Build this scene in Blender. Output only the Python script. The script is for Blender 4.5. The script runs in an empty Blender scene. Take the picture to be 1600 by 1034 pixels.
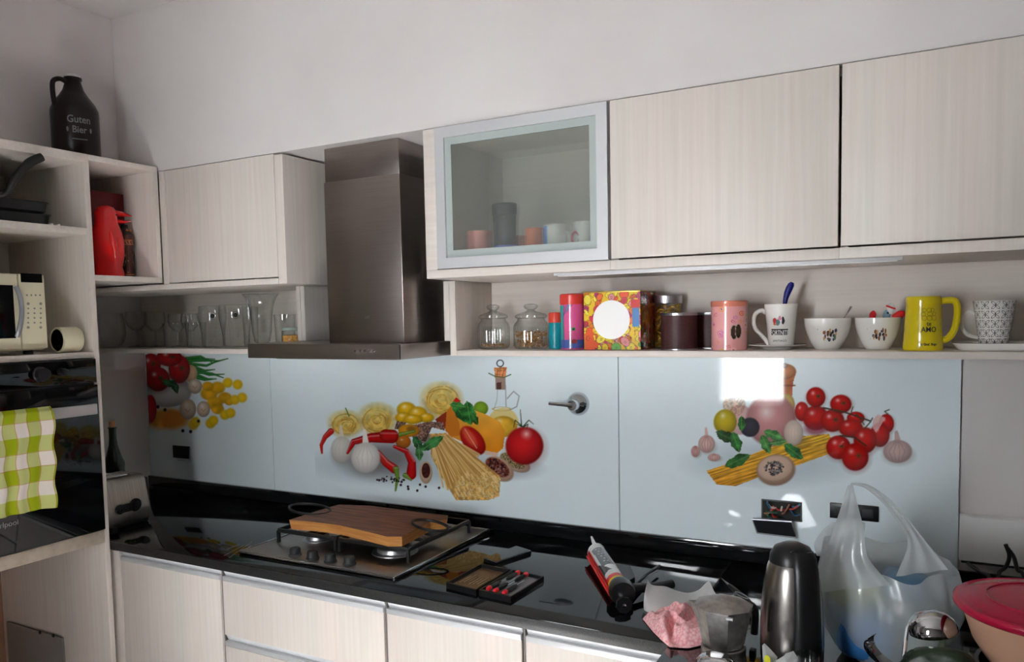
import bpy, bmesh, math, random
import numpy as np
from mathutils import Vector, Matrix
random.seed(7)
PI = math.pi
SC = bpy.context.scene
COL = SC.collection

# ------------------------------------------------------------------ camera, world, light, exposure
F, CX, CY = 1217.79, 800.0, 578.74
RM = np.array([[0.8822141, -0.0146858, 0.4706193], [0.4704358, 0.0693262, -0.8797068], [-0.019707, 0.9974859, 0.0680693]])
CAM = np.array([0.0, -2.22, 1.60])
cam_d = bpy.data.cameras.new('camera'); cam = bpy.data.objects.new('camera', cam_d); COL.objects.link(cam)
cam_d.sensor_fit = 'HORIZONTAL'; cam_d.sensor_width = 36.0; cam_d.lens = F / 1600 * 36.0
cam_d.shift_y = (CY - 517.0) / 1600.0; cam_d.clip_start = 0.02
M4 = Matrix([list(RM[i]) + [CAM[i]] for i in range(3)] + [[0, 0, 0, 1]])
cam.matrix_world = M4
SC.camera = cam
SC.view_settings.view_transform = 'Standard'; SC.view_settings.look = 'None'
SC.view_settings.exposure = -0.04; SC.view_settings.gamma = 1.0; SC.view_settings.use_curve_mapping = False
SC.cycles.use_denoising = True
SC.cycles.max_bounces = 10; SC.cycles.diffuse_bounces = 5; SC.cycles.glossy_bounces = 4
SC.cycles.transmission_bounces = 8; SC.cycles.transparent_max_bounces = 16
SC.cycles.caustics_reflective = False; SC.cycles.caustics_refractive = True
SC.cycles.sample_clamp_indirect = 60.0
world = bpy.data.worlds.new('world'); SC.world = world; world.use_nodes = True
world.node_tree.nodes['Background'].inputs[0].default_value = (0.75, 0.87, 1.0, 1)
world.node_tree.nodes['Background'].inputs[1].default_value = 1.5
def area(name, loc, target, sx, sy, power, col):
    l = bpy.data.lights.new(name, 'AREA'); l.shape = 'RECTANGLE'; l.size = sx; l.size_y = sy
    l.energy = power; l.color = col
    o = bpy.data.objects.new(name, l); COL.objects.link(o); o.location = loc
    o.rotation_euler = (Vector(target) - Vector(loc)).to_track_quat('-Z', 'Z').to_euler()
    return o
area('window_daylight', (-1.03, -3.13, 1.46), (-1.03, 0, 1.46), 0.40, 0.86, 45, (0.95, 0.97, 1.0))

sun_d = bpy.data.lights.new('sun', 'SUN'); sun_d.energy = 330; sun_d.angle = math.radians(.6); sun_d.color = (.99, .985, 1.0)   # falls through the rear window onto the floor
sun = bpy.data.objects.new('sun', sun_d); COL.objects.link(sun); sun.location = (-1.0, -5, 3.5)
sun.rotation_euler = Vector((.06, .787, -1.0)).to_track_quat('-Z', 'Y').to_euler()

# ------------------------------------------------------------------ placing helpers: points of the photograph on known planes
def ray(x, y): return RM @ np.array([(x - CX) / F, -(y - CY) / F, -1.0])
def onz(x, y, z):
    d = ray(x, y); return CAM + d * (z - CAM[2]) / d[2]
def ony(x, y, Y):
    d = ray(x, y); return CAM + d * (Y - CAM[1]) / d[1]
def onx(x, y, X):
    d = ray(x, y); return CAM + d * (X - CAM[0]) / d[0]
def pixel(x, y, z):
    v = np.stack([x - CAM[0], y - CAM[1], z - CAM[2]], -1) @ RM
    return CX - F * v[..., 0] / v[..., 2], CY + F * v[..., 1] / v[..., 2]

# ------------------------------------------------------------------ mesh helpers
class MB:
    def __init__(s): s.v = []; s.f = []
    def add(s, vs, fs):
        n = len(s.v); s.v += [tuple(map(float, p)) for p in vs]; s.f += [tuple(i + n for i in f) for f in fs]; return s
    def box(s, x0, x1, y0, y1, z0, z1, bev=0.0):
        if x0 > x1: x0, x1 = x1, x0
        if y0 > y1: y0, y1 = y1, y0
        if z0 > z1: z0, z1 = z1, z0
        vs = [(x, y, z) for x in (x0, x1) for y in (y0, y1) for z in (z0, z1)]
        fs = [(0, 1, 3, 2), (4, 6, 7, 5), (0, 4, 5, 1), (2, 3, 7, 6), (0, 2, 6, 4), (1, 5, 7, 3)]
        if bev <= 0: return s.add(vs, fs)
        bm = bmesh.new(); bv = [bm.verts.new(p) for p in vs]
        for f in fs: bm.faces.new([bv[i] for i in f])
        bmesh.ops.bevel(bm, geom=bm.edges[:], offset=min(bev, .45 * min(x1 - x0, y1 - y0, z1 - z0)), segments=2, affect='EDGES', profile=.5)
        bm.verts.index_update(); s.add([v.co[:] for v in bm.verts], [[v.index for v in f.verts] for f in bm.faces]); bm.free(); return s
    def lathe(s, prof, c=(0, 0, 0), seg=32, axis=(0, 0, 1), sx=1.0, sy=1.0, phase=0.0):
        q = Vector((0, 0, 1)).rotation_difference(Vector(axis)); c = Vector(c); vs = []; fs = []
        for r, z in prof:
            for i in range(seg):
                a = 2 * PI * (i + phase) / seg
                vs.append(q @ Vector((max(r, 1e-5) * sx * math.cos(a), max(r, 1e-5) * sy * math.sin(a), z)) + c)
        for j in range(len(prof) - 1):
            for i in range(seg):
                k = (i + 1) % seg; fs.append((j * seg + i, j * seg + k, (j + 1) * seg + k, (j + 1) * seg + i))
        if prof[0][0] > 1e-4: fs.append(tuple(range(seg))[::-1])
        if prof[-1][0] > 1e-4: fs.append(tuple((len(prof) - 1) * seg + i for i in range(seg)))
        return s.add(vs, fs)
    def cyl(s, c, r, h, seg=24, axis=(0, 0, 1), bev=0.0):
        b = min(bev, r * .4, h * .4)
        prof = [(r, 0), (r, h)] if b <= 0 else [(r - b, 0), (r, b), (r, h - b), (r - b, h)]
        return s.lathe(prof, c, seg, axis)
    def tube(s, pts, r, seg=8, closed=False, flat=1.0):
        P = [Vector(p) for p in pts]; n = len(P); R = r if isinstance(r, (list, tuple)) else [r] * n
        vs = []; fs = []; prev = None
        for i in range(n):
            if closed: t = P[(i + 1) % n] - P[i - 1]
            else: t = P[min(i + 1, n - 1)] - P[max(i - 1, 0)]
            t.normalize()
            if prev is None:
                u = t.orthogonal().normalized()
                if abs(t.z) < .9: u = (Vector((0, 0, 1)) - t * t.z).normalized()
            else: u = (prev - t * prev.dot(t)).normalized()
            prev = u; w = t.cross(u)
            for k in range(seg):
                a = 2 * PI * k / seg; vs.append(P[i] + (u * math.cos(a) * flat + w * math.sin(a)) * R[i])
        m = n if closed else n - 1
        for i in range(m):
            for k in range(seg):
                a, b = i * seg + k, i * seg + (k + 1) % seg; j = ((i + 1) % n) * seg
                fs.append((a, b, j + (k + 1) % seg, j + k))
        if not closed: fs += [tuple(range(seg))[::-1], tuple((n - 1) * seg + k for k in range(seg))]
        return s.add(vs, fs)
    def prism(s, poly, z0, z1):
        n = len(poly); vs = [(p[0], p[1], z0) for p in poly] + [(p[0], p[1], z1) for p in poly]
        return s.add(vs, [tuple(range(n))[::-1], tuple(range(n, 2 * n))] + [(i, (i + 1) % n, n + (i + 1) % n, n + i) for i in range(n)])
    def grid(s, fn, nu, nv, thick=0.0):
        vs = [Vector(fn(i / nu, j / nv)) for j in range(nv + 1) for i in range(nu + 1)]
        fs = [(j * (nu + 1) + i, j * (nu + 1) + i + 1, (j + 1) * (nu + 1) + i + 1, (j + 1) * (nu + 1) + i) for j in range(nv) for i in range(nu)]
        return s.add(vs, fs)
    def xf(s, M):
        s.v = [tuple(M @ Vector(p)) for p in s.v]; return s

def mesh_of(mb, name, m, smooth=35, solid=0):
    me = bpy.data.meshes.new(name); me.from_pydata(mb.v, [], mb.f); me.validate(); me.update()
    bm = bmesh.new(); bm.from_mesh(me); bmesh.ops.recalc_face_normals(bm, faces=bm.faces[:])
    if solid: bmesh.ops.solidify(bm, geom=bm.faces[:], thickness=solid)
    bm.to_mesh(me); bm.free()
    if m: me.materials.append(m)
    if smooth:
        me.polygons.foreach_set('use_smooth', [True] * len(me.polygons)); me.set_sharp_from_angle(angle=math.radians(smooth))
    return me
def tag(o, label=None, cat=None, group=None, kind=None):
    if label: o['label'] = label
    if cat: o['category'] = cat
    if group: o['group'] = group
    if kind: o['kind'] = kind
    return o
def thing(name, label, cat, loc=(0, 0, 0), rz=0, group=None):
    o = bpy.data.objects.new(name, None); COL.objects.link(o); o.empty_display_size = .03
    o.location = loc; o.rotation_euler = (0, 0, rz); return tag(o, label, cat, group)
def root_of(o):
    off = Vector(o.location)
    while o.parent: o = o.parent; off += Vector(o.location)
    return off
def part(name, mb, m, parent=None, world=True, label=None, smooth=35, solid=0):
    """one mesh object; geometry in world coordinates unless world=False (then in the parent's own frame)"""
    if parent is not None and world:
        off = root_of(parent); mb.v = [(p[0] - off[0], p[1] - off[1], p[2] - off[2]) for p in mb.v]
    o = bpy.data.objects.new(name, mesh_of(mb, name, m, smooth, solid)); COL.objects.link(o); o.parent = parent
    if label: o['label'] = label
    return o
def struct(name, mb, m, parent=None, **k):
    o = part(name, mb, m, parent, **k)
    if parent is None: o['kind'] = 'structure'
    return o
def solo(name, mb, m, label, cat, group=None, **k):
    return tag(part(name, mb, m, **k), label, cat, group)
def copy_tree(o, parent=None, name=None):
    c = o.copy(); COL.objects.link(c); c.parent = parent
    for ch in list(o.children): copy_tree(ch, c)
    return c
def text_mb(txt, size, depth=.0004, align='CENTER', bold=0.0, squash=1.0):
    cu = bpy.data.curves.new('lettering', 'FONT'); cu.body = txt; cu.size = size; cu.extrude = depth; cu.align_x = align; cu.resolution_u = 3; cu.offset = bold
    ob = bpy.data.objects.new('lettering', cu); me = bpy.data.meshes.new_from_object(ob)
    mb = MB(); mb.add([(v.co.x * squash, v.co.y, v.co.z) for v in me.vertices], [tuple(p.vertices) for p in me.polygons])
    bpy.data.objects.remove(ob); bpy.data.curves.remove(cu); bpy.data.meshes.remove(me); return mb
def wrap(mb, c, rfun, ang):
    """lay lettering (x right, y up) on a round surface of radius rfun(z) about the vertical axis through c, centred on heading ang"""
    out = []
    for x, y, d in mb.v:
        r = rfun(c[2] + y) + d + .0006; a = ang + x / r
        out.append((c[0] + r * math.cos(a), c[1] + r * math.sin(a), c[2] + y))
    mb.v = out; return mb

# ------------------------------------------------------------------ materials
def lin(c):
    c = np.asarray(c, float) / 255.0
    return np.where(c <= .04045, c / 12.92, ((c + .055) / 1.055) ** 2.4)
def rgb(r, g, b): return tuple(float(x) for x in lin((r, g, b))) + (1.0,)
def base_mat(name, color, rough=.5, metal=0.0, spec=.5, coat=0.0, trans=0.0, ior=1.45, alpha=1.0, coat_rough=.05, sss=0.0):
    m = bpy.data.materials.new(name); m.use_nodes = True; b = m.node_tree.nodes['Principled BSDF']
    b.inputs['Base Color'].default_value = color; b.inputs['Roughness'].default_value = rough
    b.inputs['Metallic'].default_value = metal; b.inputs['Specular IOR Level'].default_value = spec
    b.inputs['Coat Weight'].default_value = coat; b.inputs['Coat Roughness'].default_value = coat_rough
    b.inputs['Transmission Weight'].default_value = trans; b.inputs['IOR'].default_value = ior; b.inputs['Alpha'].default_value = alpha
    if sss: b.inputs['Subsurface Weight'].default_value = sss; b.inputs['Subsurface Radius'].default_value = (.01, .01, .01)
    return m
def nd(m, t): return m.node_tree.nodes.new(t)
def lk(m, a, b): m.node_tree.links.new(a, b)
def noise_mat(name, c1, c2, scale=(1, 1, 1), detail=4, rough=.5, bump=0.0, metal=0.0, spec=.5, coat=0.0, lo=.35, hi=.65, rvar=0.0, nscale=5.0, distort=0.0):
    m = base_mat(name, c1, rough, metal, spec, coat); b = m.node_tree.nodes['Principled BSDF']
    tc = nd(m, 'ShaderNodeTexCoord'); mp = nd(m, 'ShaderNodeMapping'); mp.inputs['Scale'].default_value = scale
    n = nd(m, 'ShaderNodeTexNoise'); n.inputs['Scale'].default_value = nscale; n.inputs['Detail'].default_value = detail; n.inputs['Distortion'].default_value = distort
    r = nd(m, 'ShaderNodeValToRGB'); r.color_ramp.elements[0].position = lo; r.color_ramp.elements[1].position = hi
    r.color_ramp.elements[0].color = c1; r.color_ramp.elements[1].color = c2
    lk(m, tc.outputs['Object'], mp.inputs[0]); lk(m, mp.outputs[0], n.inputs['Vector']); lk(m, n.outputs['Fac'], r.inputs[0]); lk(m, r.outputs[0], b.inputs['Base Color'])
    if bump:
        bp = nd(m, 'ShaderNodeBump'); bp.inputs['Strength'].default_value = bump; bp.inputs['Distance'].default_value = .002
        lk(m, n.outputs['Fac'], bp.inputs['Height']); lk(m, bp.outputs[0], b.inputs['Normal'])
    if rvar:
        mr = nd(m, 'ShaderNodeMapRange'); mr.inputs['To Min'].default_value = rough; mr.inputs['To Max'].default_value = rough + rvar
        lk(m, n.outputs['Fac'], mr.inputs[0]); lk(m, mr.outputs[0], b.inputs['Roughness'])
    return m
def laminate(name, scale, dark=0.0):
    m = base_mat(name, (1, 1, 1, 1), .42, spec=.35); b = m.node_tree.nodes['Principled BSDF']
    tc = nd(m, 'ShaderNodeTexCoord')
    def N(s, d, lo, hi):
        mp = nd(m, 'ShaderNodeMapping'); mp.inputs['Scale'].default_value = s; n = nd(m, 'ShaderNodeTexNoise'); n.inputs['Scale'].default_value = 1; n.inputs['Detail'].default_value = d
        mr = nd(m, 'ShaderNodeMapRange'); mr.inputs['From Min'].default_value = lo; mr.inputs['From Max'].default_value = hi
        lk(m, tc.outputs['Object'], mp.inputs[0]); lk(m, mp.outputs[0], n.inputs['Vector']); lk(m, n.outputs['Fac'], mr.inputs[0]); return mr.outputs[0]
    a = N(scale, 3, .3, .7); c = N(tuple(q * .12 for q in scale), 2, .3, .7)
    mx = nd(m, 'ShaderNodeMix'); mx.data_type = 'RGBA'; mx.inputs[6].default_value = rgb(228, 221, 216); mx.inputs[7].default_value = rgb(219, 211, 205)
    m2 = nd(m, 'ShaderNodeMix'); m2.data_type = 'RGBA'; m2.blend_type = 'MULTIPLY'; m2.inputs[0].default_value = 1
    m3 = nd(m, 'ShaderNodeMix'); m3.data_type = 'RGBA'; m3.inputs[6].default_value = rgb(255, 250, 248); m3.inputs[7].default_value = rgb(248, 250, 247)
    lk(m, a, mx.inputs[0]); lk(m, c, m3.inputs[0]); lk(m, mx.outputs[2], m2.inputs[6]); lk(m, m3.outputs[2], m2.inputs[7]); lk(m, m2.outputs[2], b.inputs['Base Color'])
    return m
def thin_glass(name, tint=(.95, .97, .96), rough=.02, refl=1.0, tint_face=0.0):
    """thin clear sheet glass: see-through with a Fresnel reflection, tinted towards its edges"""
    m = bpy.data.materials.new(name); m.use_nodes = True; nt = m.node_tree; nt.nodes.clear()
    out = nd(m, 'ShaderNodeOutputMaterial'); tr = nd(m, 'ShaderNodeBsdfTransparent'); gl = nd(m, 'ShaderNodeBsdfGlossy')
    gl.inputs['Roughness'].default_value = rough; lw = nd(m, 'ShaderNodeLayerWeight'); lw.inputs['Blend'].default_value = .35
    cr = nd(m, 'ShaderNodeValToRGB'); cr.color_ramp.elements[0].color = (*tint, 1); cr.color_ramp.elements[0].position = .2
    cr.color_ramp.elements[1].color = tuple(q * .7 for q in tint) + (1,); cr.color_ramp.elements[1].position = .95
    fr = nd(m, 'ShaderNodeMapRange'); fr.inputs['To Min'].default_value = .06 * refl; fr.inputs['To Max'].default_value = .55 * refl
    pw = nd(m, 'ShaderNodeMath'); pw.operation = 'POWER'; pw.inputs[1].default_value = 2.2
    mx = nd(m, 'ShaderNodeMixShader')
    lk(m, lw.outputs['Facing'], cr.inputs[0]); lk(m, cr.outputs[0], tr.inputs[0]); lk(m, lw.outputs['Facing'], pw.inputs[0]); lk(m, pw.outputs[0], fr.inputs[0])
    lk(m, fr.outputs[0], mx.inputs[0]); lk(m, tr.outputs[0], mx.inputs[1]); lk(m, gl.outputs[0], mx.inputs[2]); lk(m, mx.outputs[0], out.inputs[0])
    return m
def film(name, color, see=.4, rough=.25):
    """thin milky plastic: part see-through, part scattering both ways, with a gloss"""
    m = bpy.data.materials.new(name); m.use_nodes = True; nt = m.node_tree; nt.nodes.clear()
    out = nd(m, 'ShaderNodeOutputMaterial'); tr = nd(m, 'ShaderNodeBsdfTransparent'); di = nd(m, 'ShaderNodeBsdfDiffuse'); ts = nd(m, 'ShaderNodeBsdfTranslucent'); gl = nd(m, 'ShaderNodeBsdfGlossy')
    gl.inputs['Roughness'].default_value = rough; di.inputs[0].default_value = color; ts.inputs[0].default_value = color
    a = nd(m, 'ShaderNodeMixShader'); a.inputs[0].default_value = .5; b = nd(m, 'ShaderNodeMixShader'); b.inputs[0].default_value = see; c = nd(m, 'ShaderNodeMixShader'); c.inputs[0].default_value = .07
    lk(m, di.outputs[0], a.inputs[1]); lk(m, ts.outputs[0], a.inputs[2]); lk(m, a.outputs[0], b.inputs[1]); lk(m, tr.outputs[0], b.inputs[2])
    lk(m, b.outputs[0], c.inputs[1]); lk(m, gl.outputs[0], c.inputs[2]); lk(m, c.outputs[0], out.inputs[0]); return m
def vcol_mat(name, rough=.4, spec=.5, coat=0.0, bump=None, metal=0.0):
    m = base_mat(name, (1, 1, 1, 1), rough, metal, spec, coat, coat_rough=.02); at = nd(m, 'ShaderNodeAttribute'); at.attribute_name = 'print'
    lk(m, at.outputs['Color'], m.node_tree.nodes['Principled BSDF'].inputs['Base Color']); return m
W_V = laminate('laminate_upright_grain', (95, 95, 2.2)); W_H = laminate('laminate_level_grain', (2.2, 95, 95))
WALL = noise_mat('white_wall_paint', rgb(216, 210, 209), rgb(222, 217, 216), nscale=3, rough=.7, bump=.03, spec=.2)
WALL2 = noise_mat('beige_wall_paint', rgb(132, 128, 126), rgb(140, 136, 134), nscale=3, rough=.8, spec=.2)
CEIL = noise_mat('ceiling_paint', rgb(205, 200, 198), rgb(210, 206, 204), nscale=3, rough=.8, spec=.2)
FLOOR = noise_mat('grey_floor', rgb(196, 192, 190), rgb(206, 203, 201), nscale=6, rough=.4)
GRANITE = noise_mat('black_granite', rgb(13, 14, 16), rgb(38, 40, 44), nscale=420, detail=2, rough=.05, lo=.52, hi=.8, spec=.75)
GRANITE_EDGE = noise_mat('black_granite_sawn_edge', rgb(26, 26, 27), rgb(50, 49, 49), nscale=380, detail=2, rough=.45, lo=.4, hi=.75)
MAROON = noise_mat('dark_maroon_granite', rgb(52, 12, 24), rgb(70, 20, 34), nscale=300, rough=.08, spec=.6)
STEEL = noise_mat('brushed_steel', rgb(166, 157, 152), rgb(172, 163, 158), (3, 3, 160), rough=.28, metal=1.0, nscale=2, rvar=.03)
STEEL_H = noise_mat('brushed_hob_steel', rgb(150, 142, 136), rgb(172, 163, 156), (3, 200, 3), rough=.25, metal=1.0, nscale=2, rvar=.1)
CHROME = base_mat('chrome', rgb(205, 208, 212), .07, 1.0)
ALU = base_mat('anodised_aluminium', rgb(196, 196, 202), .38, 1.0)
ALU_P = base_mat('matt_aluminium_profile', rgb(205, 205, 208), .5, .35); ALU_L = base_mat('bright_channel_aluminium', rgb(232, 233, 236), .45, .1)
MOKA = noise_mat('worn_cast_aluminium', rgb(150, 147, 145), rgb(178, 174, 170), nscale=60, rough=.34, metal=1.0, rvar=.12)
BLACK = base_mat('black_plastic', rgb(22, 22, 24), .35); BLACKM = base_mat('matt_black_iron', rgb(26, 26, 27), .5); SOFTBLK = base_mat('soft_dark_rubber', rgb(38, 40, 42), .55)
BGLASS = base_mat('black_oven_glass', rgb(6, 7, 9), .05, spec=.7)
NONSTICK = base_mat('black_nonstick', rgb(20, 22, 27), .4)
CREAM = base_mat('cream_plastic', rgb(226, 219, 190), .4); CREAM2 = base_mat('grey_keys', rgb(150, 148, 138), .5)
SILVERP = base_mat('silver_plastic', rgb(170, 172, 180), .35, .5)
WHITE = base_mat('white_ceramic', rgb(232, 229, 225), .18, coat=.3); WHITEP = base_mat('white_plastic', rgb(232, 232, 232), .4)
GLASS = thin_glass('clear_glass', (.98, .99, .985)); GLASS_T = thin_glass('thick_clear_glass', (.96, .975, .97), refl=1.9)
AMBER = base_mat('dark_amber_glass', rgb(24, 11, 9), .3, spec=.35); GREENB = base_mat('dark_green_bottle_glass', rgb(18, 32, 20), .1, coat=.4)
RED = base_mat('red_glazed_ceramic', rgb(214, 24, 24), .25, coat=.3); DRED = base_mat('dark_red_card', rgb(95, 12, 16), .6); REDP = base_mat('red_plastic', rgb(222, 28, 34), .35)
YEL = base_mat('yellow_glazed_ceramic', rgb(222, 200, 24), .2, coat=.4); ORANGE = base_mat('orange_glaze', rgb(222, 110, 50), .4); PINKC = base_mat('salmon_pink_glaze', rgb(222, 140, 130), .4)
BLUE = base_mat('navy_blue_plastic', rgb(28, 34, 130), .3); SKY = base_mat('bright_blue_glaze', rgb(40, 130, 215), .35); CORK = noise_mat('cork', rgb(165, 120, 80), rgb(190, 145, 100), nscale=200, rough=.8)
BROWNTIN = noise_mat('brown_leather_wrap', rgb(62, 32, 34), rgb(76, 42, 42), (1, 1, 3), nscale=90, rough=.5, bump=.15)
INK = base_mat('black_ink', rgb(25, 22, 22), .5); LGREY = base_mat('pale_grey_print', rgb(170, 168, 165), .5)

# ------------------------------------------------------------------ painted prints (colours written on mesh points by numpy)
def vnoise(u, v, s, seed=0):
    x = u * s + seed * 17.3; y = v * s + seed * 5.7; xi = np.floor(x); yi = np.floor(y); fx = x - xi; fy = y - yi
    fx = fx * fx * (3 - 2 * fx); fy = fy * fy * (3 - 2 * fy)
    h = lambda a, b: np.modf(np.abs(np.sin(a * 127.1 + b * 311.7) * 43758.5453))[0]
    return (h(xi, yi) * (1 - fx) + h(xi + 1, yi) * fx) * (1 - fy) + (h(xi, yi + 1) * (1 - fx) + h(xi + 1, yi + 1) * fx) * fy
class Paint:
    def __init__(s, U, V, bg): s.U = U.ravel(); s.V = V.ravel(); s.C = np.tile(np.asarray(bg, float), (s.U.size, 1))
    def _box(s, x0, x1, y0, y1): return np.nonzero((s.U > x0) & (s.U < x1) & (s.V > y0) & (s.V < y1))[0]
    def _mix(s, i, a, c): s.C[i] = s.C[i] * (1 - a[:, None]) + c * a[:, None]
    def ell(s, cx, cy, rx, ry, col, rot=0, soft=.06, shade=0.0, alpha=1.0, hl=None, tex=0.0, ts=.12, ring=None):
        m = max(rx, ry) * (1 + soft) * 1.05; i = s._box(cx - m, cx + m, cy - m, cy + m)
        if not i.size: return
        a = math.radians(rot); u = s.U[i] - cx; v = s.V[i] - cy
        p = (u * math.cos(a) + v * math.sin(a)) / rx; q = (-u * math.sin(a) + v * math.cos(a)) / ry; d = np.sqrt(p * p + q * q)
        k = np.clip((1 + soft - d) / (2 * soft), 0, 1) * alpha
        if ring: k = k * np.clip((d - (1 - ring)) / .1, 0, 1)
        c = np.tile(np.asarray(col, float), (i.size, 1))
        if shade: c = c * (1 - shade * np.clip(d * d * .8 + .35 * (u / rx * .4 + v / ry * .6), 0, 1.3))[:, None]
        if tex: c = c * (1 + tex * (vnoise(s.U[i], s.V[i], ts, 3) - .5))[:, None]
        if hl:
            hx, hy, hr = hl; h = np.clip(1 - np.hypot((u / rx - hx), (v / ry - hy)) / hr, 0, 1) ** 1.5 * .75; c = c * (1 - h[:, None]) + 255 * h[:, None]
        s._mix(i, k, np.clip(c, 0, 255))
    def poly(s, P, col, alpha=1.0, tex=0.0, ts=.12, grad=None, fib=None):
        P = np.asarray(P, float); i = s._box(P[:, 0].min(), P[:, 0].max(), P[:, 1].min(), P[:, 1].max())
        if not i.size: return
        u = s.U[i]; v = s.V[i]; ins = np.zeros(i.size, bool); n = len(P)
        for a in range(n):
            x0, y0 = P[a]; x1, y1 = P[(a + 1) % n]
            if y0 == y1: continue
            c = ((y0 > v) != (y1 > v)) & (u < (x1 - x0) * (v - y0) / (y1 - y0) + x0); ins ^= c
        c = np.tile(np.asarray(col, float), (i.size, 1))
        if grad is not None:
            g = np.clip((v - P[:, 1].min()) / np.ptp(P[:, 1]), 0, 1)[:, None]; c = c * (1 - g) + np.asarray(grad, float) * g
        if tex: c = c * (1 + tex * (vnoise(u, v, ts, 5) - .5))[:, None]
        if fib:
            ang, fs, amp = fib; w = -u * math.sin(ang) + v * math.cos(ang); t = u * math.cos(ang) + v * math.sin(ang)
            c = c * (1 + amp * (vnoise(w, t * .04, fs, 9) - .5))[:, None]
        s._mix(i, ins * alpha, np.clip(c, 0, 255))
    def line(s, P, w, col, w2=None, alpha=1.0, hl=0.0, soft=1.0):
        P = np.asarray(P, float); w2 = w if w2 is None else w2; n = len(P) - 1; W = max(w, w2) + soft
        i = s._box(P[:, 0].min() - W, P[:, 0].max() + W, P[:, 1].min() - W, P[:, 1].max() + W)
        if not i.size: return
        best = np.full(i.size, 1e9); wd = np.full(i.size, float(w)); sg = np.zeros(i.size)
        for a in range(n):
            x0, y0 = P[a]; x1, y1 = P[a + 1]; dx, dy = x1 - x0, y1 - y0; L = dx * dx + dy * dy + 1e-9
            t = np.clip(((s.U[i] - x0) * dx + (s.V[i] - y0) * dy) / L, 0, 1); ex = s.U[i] - x0 - t * dx; ey = s.V[i] - y0 - t * dy
            d = np.hypot(ex, ey); b = d < best; best[b] = d[b]; wd[b] = (w + (w2 - w) * (a + t) / n)[b]; sg[b] = (-ey)[b]
        k = np.clip((wd - best) / soft + .5, 0, 1) * alpha; c = np.tile(np.asarray(col, float), (i.size, 1))
        if hl:
            r = np.clip(best / np.maximum(wd, 1e-3), 0, 1); c = c * (1 - .35 * r * r)[:, None]
            h = np.clip(1 - np.abs(sg / np.maximum(wd, 1e-3) - .35) * 4, 0, 1) * hl; c = c * (1 - h[:, None]) + 255 * h[:, None]
        s._mix(i, k, np.clip(c, 0, 255))
    def blobs(s, cx, cy, rx, ry, n, r, cols, seed=1, rot=0):
        rd = random.Random(seed); a0 = math.radians(rot)
        for _ in range(n):
            a = rd.uniform(0, 2 * PI); q = math.sqrt(rd.random()); x = rx * q * math.cos(a); y = ry * q * math.sin(a)
            s.ell(cx + x * math.cos(a0) - y * math.sin(a0), cy + x * math.sin(a0) + y * math.cos(a0), r * rd.uniform(.8, 1.2), r * rd.uniform(.8, 1.2), rd.choice(cols), soft=.25, shade=.3)
def painted(name, vs, fs, colors, m, parent, label=None, smooth=35):
    me = bpy.data.meshes.new(name)
    off = root_of(parent) if parent is not None else Vector((0, 0, 0))
    vs = np.asarray(vs, float) - np.array(off); me.from_pydata(vs.tolist(), [], fs); me.update()
    at = me.color_attributes.new('print', 'FLOAT_COLOR', 'POINT'); L = np.ones((len(vs), 4)); L[:, :3] = lin(colors); at.data.foreach_set('color', L.ravel())
    me.materials.append(m); me.polygons.foreach_set('use_smooth', [True] * len(me.polygons)); me.set_sharp_from_angle(angle=math.radians(smooth))
    o = bpy.data.objects.new(name, me); COL.objects.link(o); o.parent = parent
    if label: o['label'] = label
    return o
def gridfaces(nu, nv, closed=False):
    F_ = []; w = nu if closed else nu + 1
    for j in range(nv):
        for i in range(nu): k = (i + 1) % w; F_.append((j * w + i, j * w + k, (j + 1) * w + k, (j + 1) * w + i))
    return F_

# ================================================================== the setting
XT = -2.33      # front plane of the oven tower
YF = -0.40      # front plane of the wall cabinets
YN = -0.24      # front plane of the open niches
CEILZ = 2.665
struct('floor', MB().box(-2.99, 2.3, -3.1, .1, -.05, 0), FLOOR)
struct('ceiling', MB().box(-3.1, 2.3, -3.1, .1, CEILZ, CEILZ + .1), CEIL)
struct('wall_left', MB().box(-3.1, -2.99, -3.1, .1, 0, CEILZ), WALL)
struct('wall_back', MB().box(-2.99, 2.3, .012, .12, 0, CEILZ), WALL)
struct('wall_bulkhead', MB().box(-2.54, 2.3, YF + .004, .012, 2.122, CEILZ).box(-2.99, -2.54, -3.0, .012, 2.138, CEILZ), WALL)
mb = MB()   # rear wall behind the viewer, with its high window
for q in ((-2.99, -1.26, 0, CEILZ), (-1.26, -.80, 0, 1.0), (-1.26, -.80, 1.92, CEILZ), (-.80, 2.3, 0, CEILZ)): mb.box(q[0], q[1], -3.1, -3.0, q[2], q[3])
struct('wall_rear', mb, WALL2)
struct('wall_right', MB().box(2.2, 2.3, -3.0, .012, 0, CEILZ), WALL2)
struct('added_shade_wall', MB().box(-2.99, -1.475, -2.3, -2.2, 0, CEILZ), WALL2)   # unseen wall added to keep window light off the left side
def window(name, x0, x1, z0, z1, g=.025):
    w = MB()
    for a in ((x0, x0 + g, z0, z1), (x1 - g, x1, z0, z1), (x0 + g, x1 - g, z0, z0 + g), (x0 + g, x1 - g, z1 - g, z1)): w.box(a[0], a[1], -3.08, -3.04, a[2], a[3])
    f = struct(name, w, WHITEP); struct('window_pane', MB().box(x0 + g, x1 - g, -3.062, -3.058, z0 + g, z1 - g), GLASS, f)
window('window_1', -1.26, -.80, 1.0, 1.92)

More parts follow.
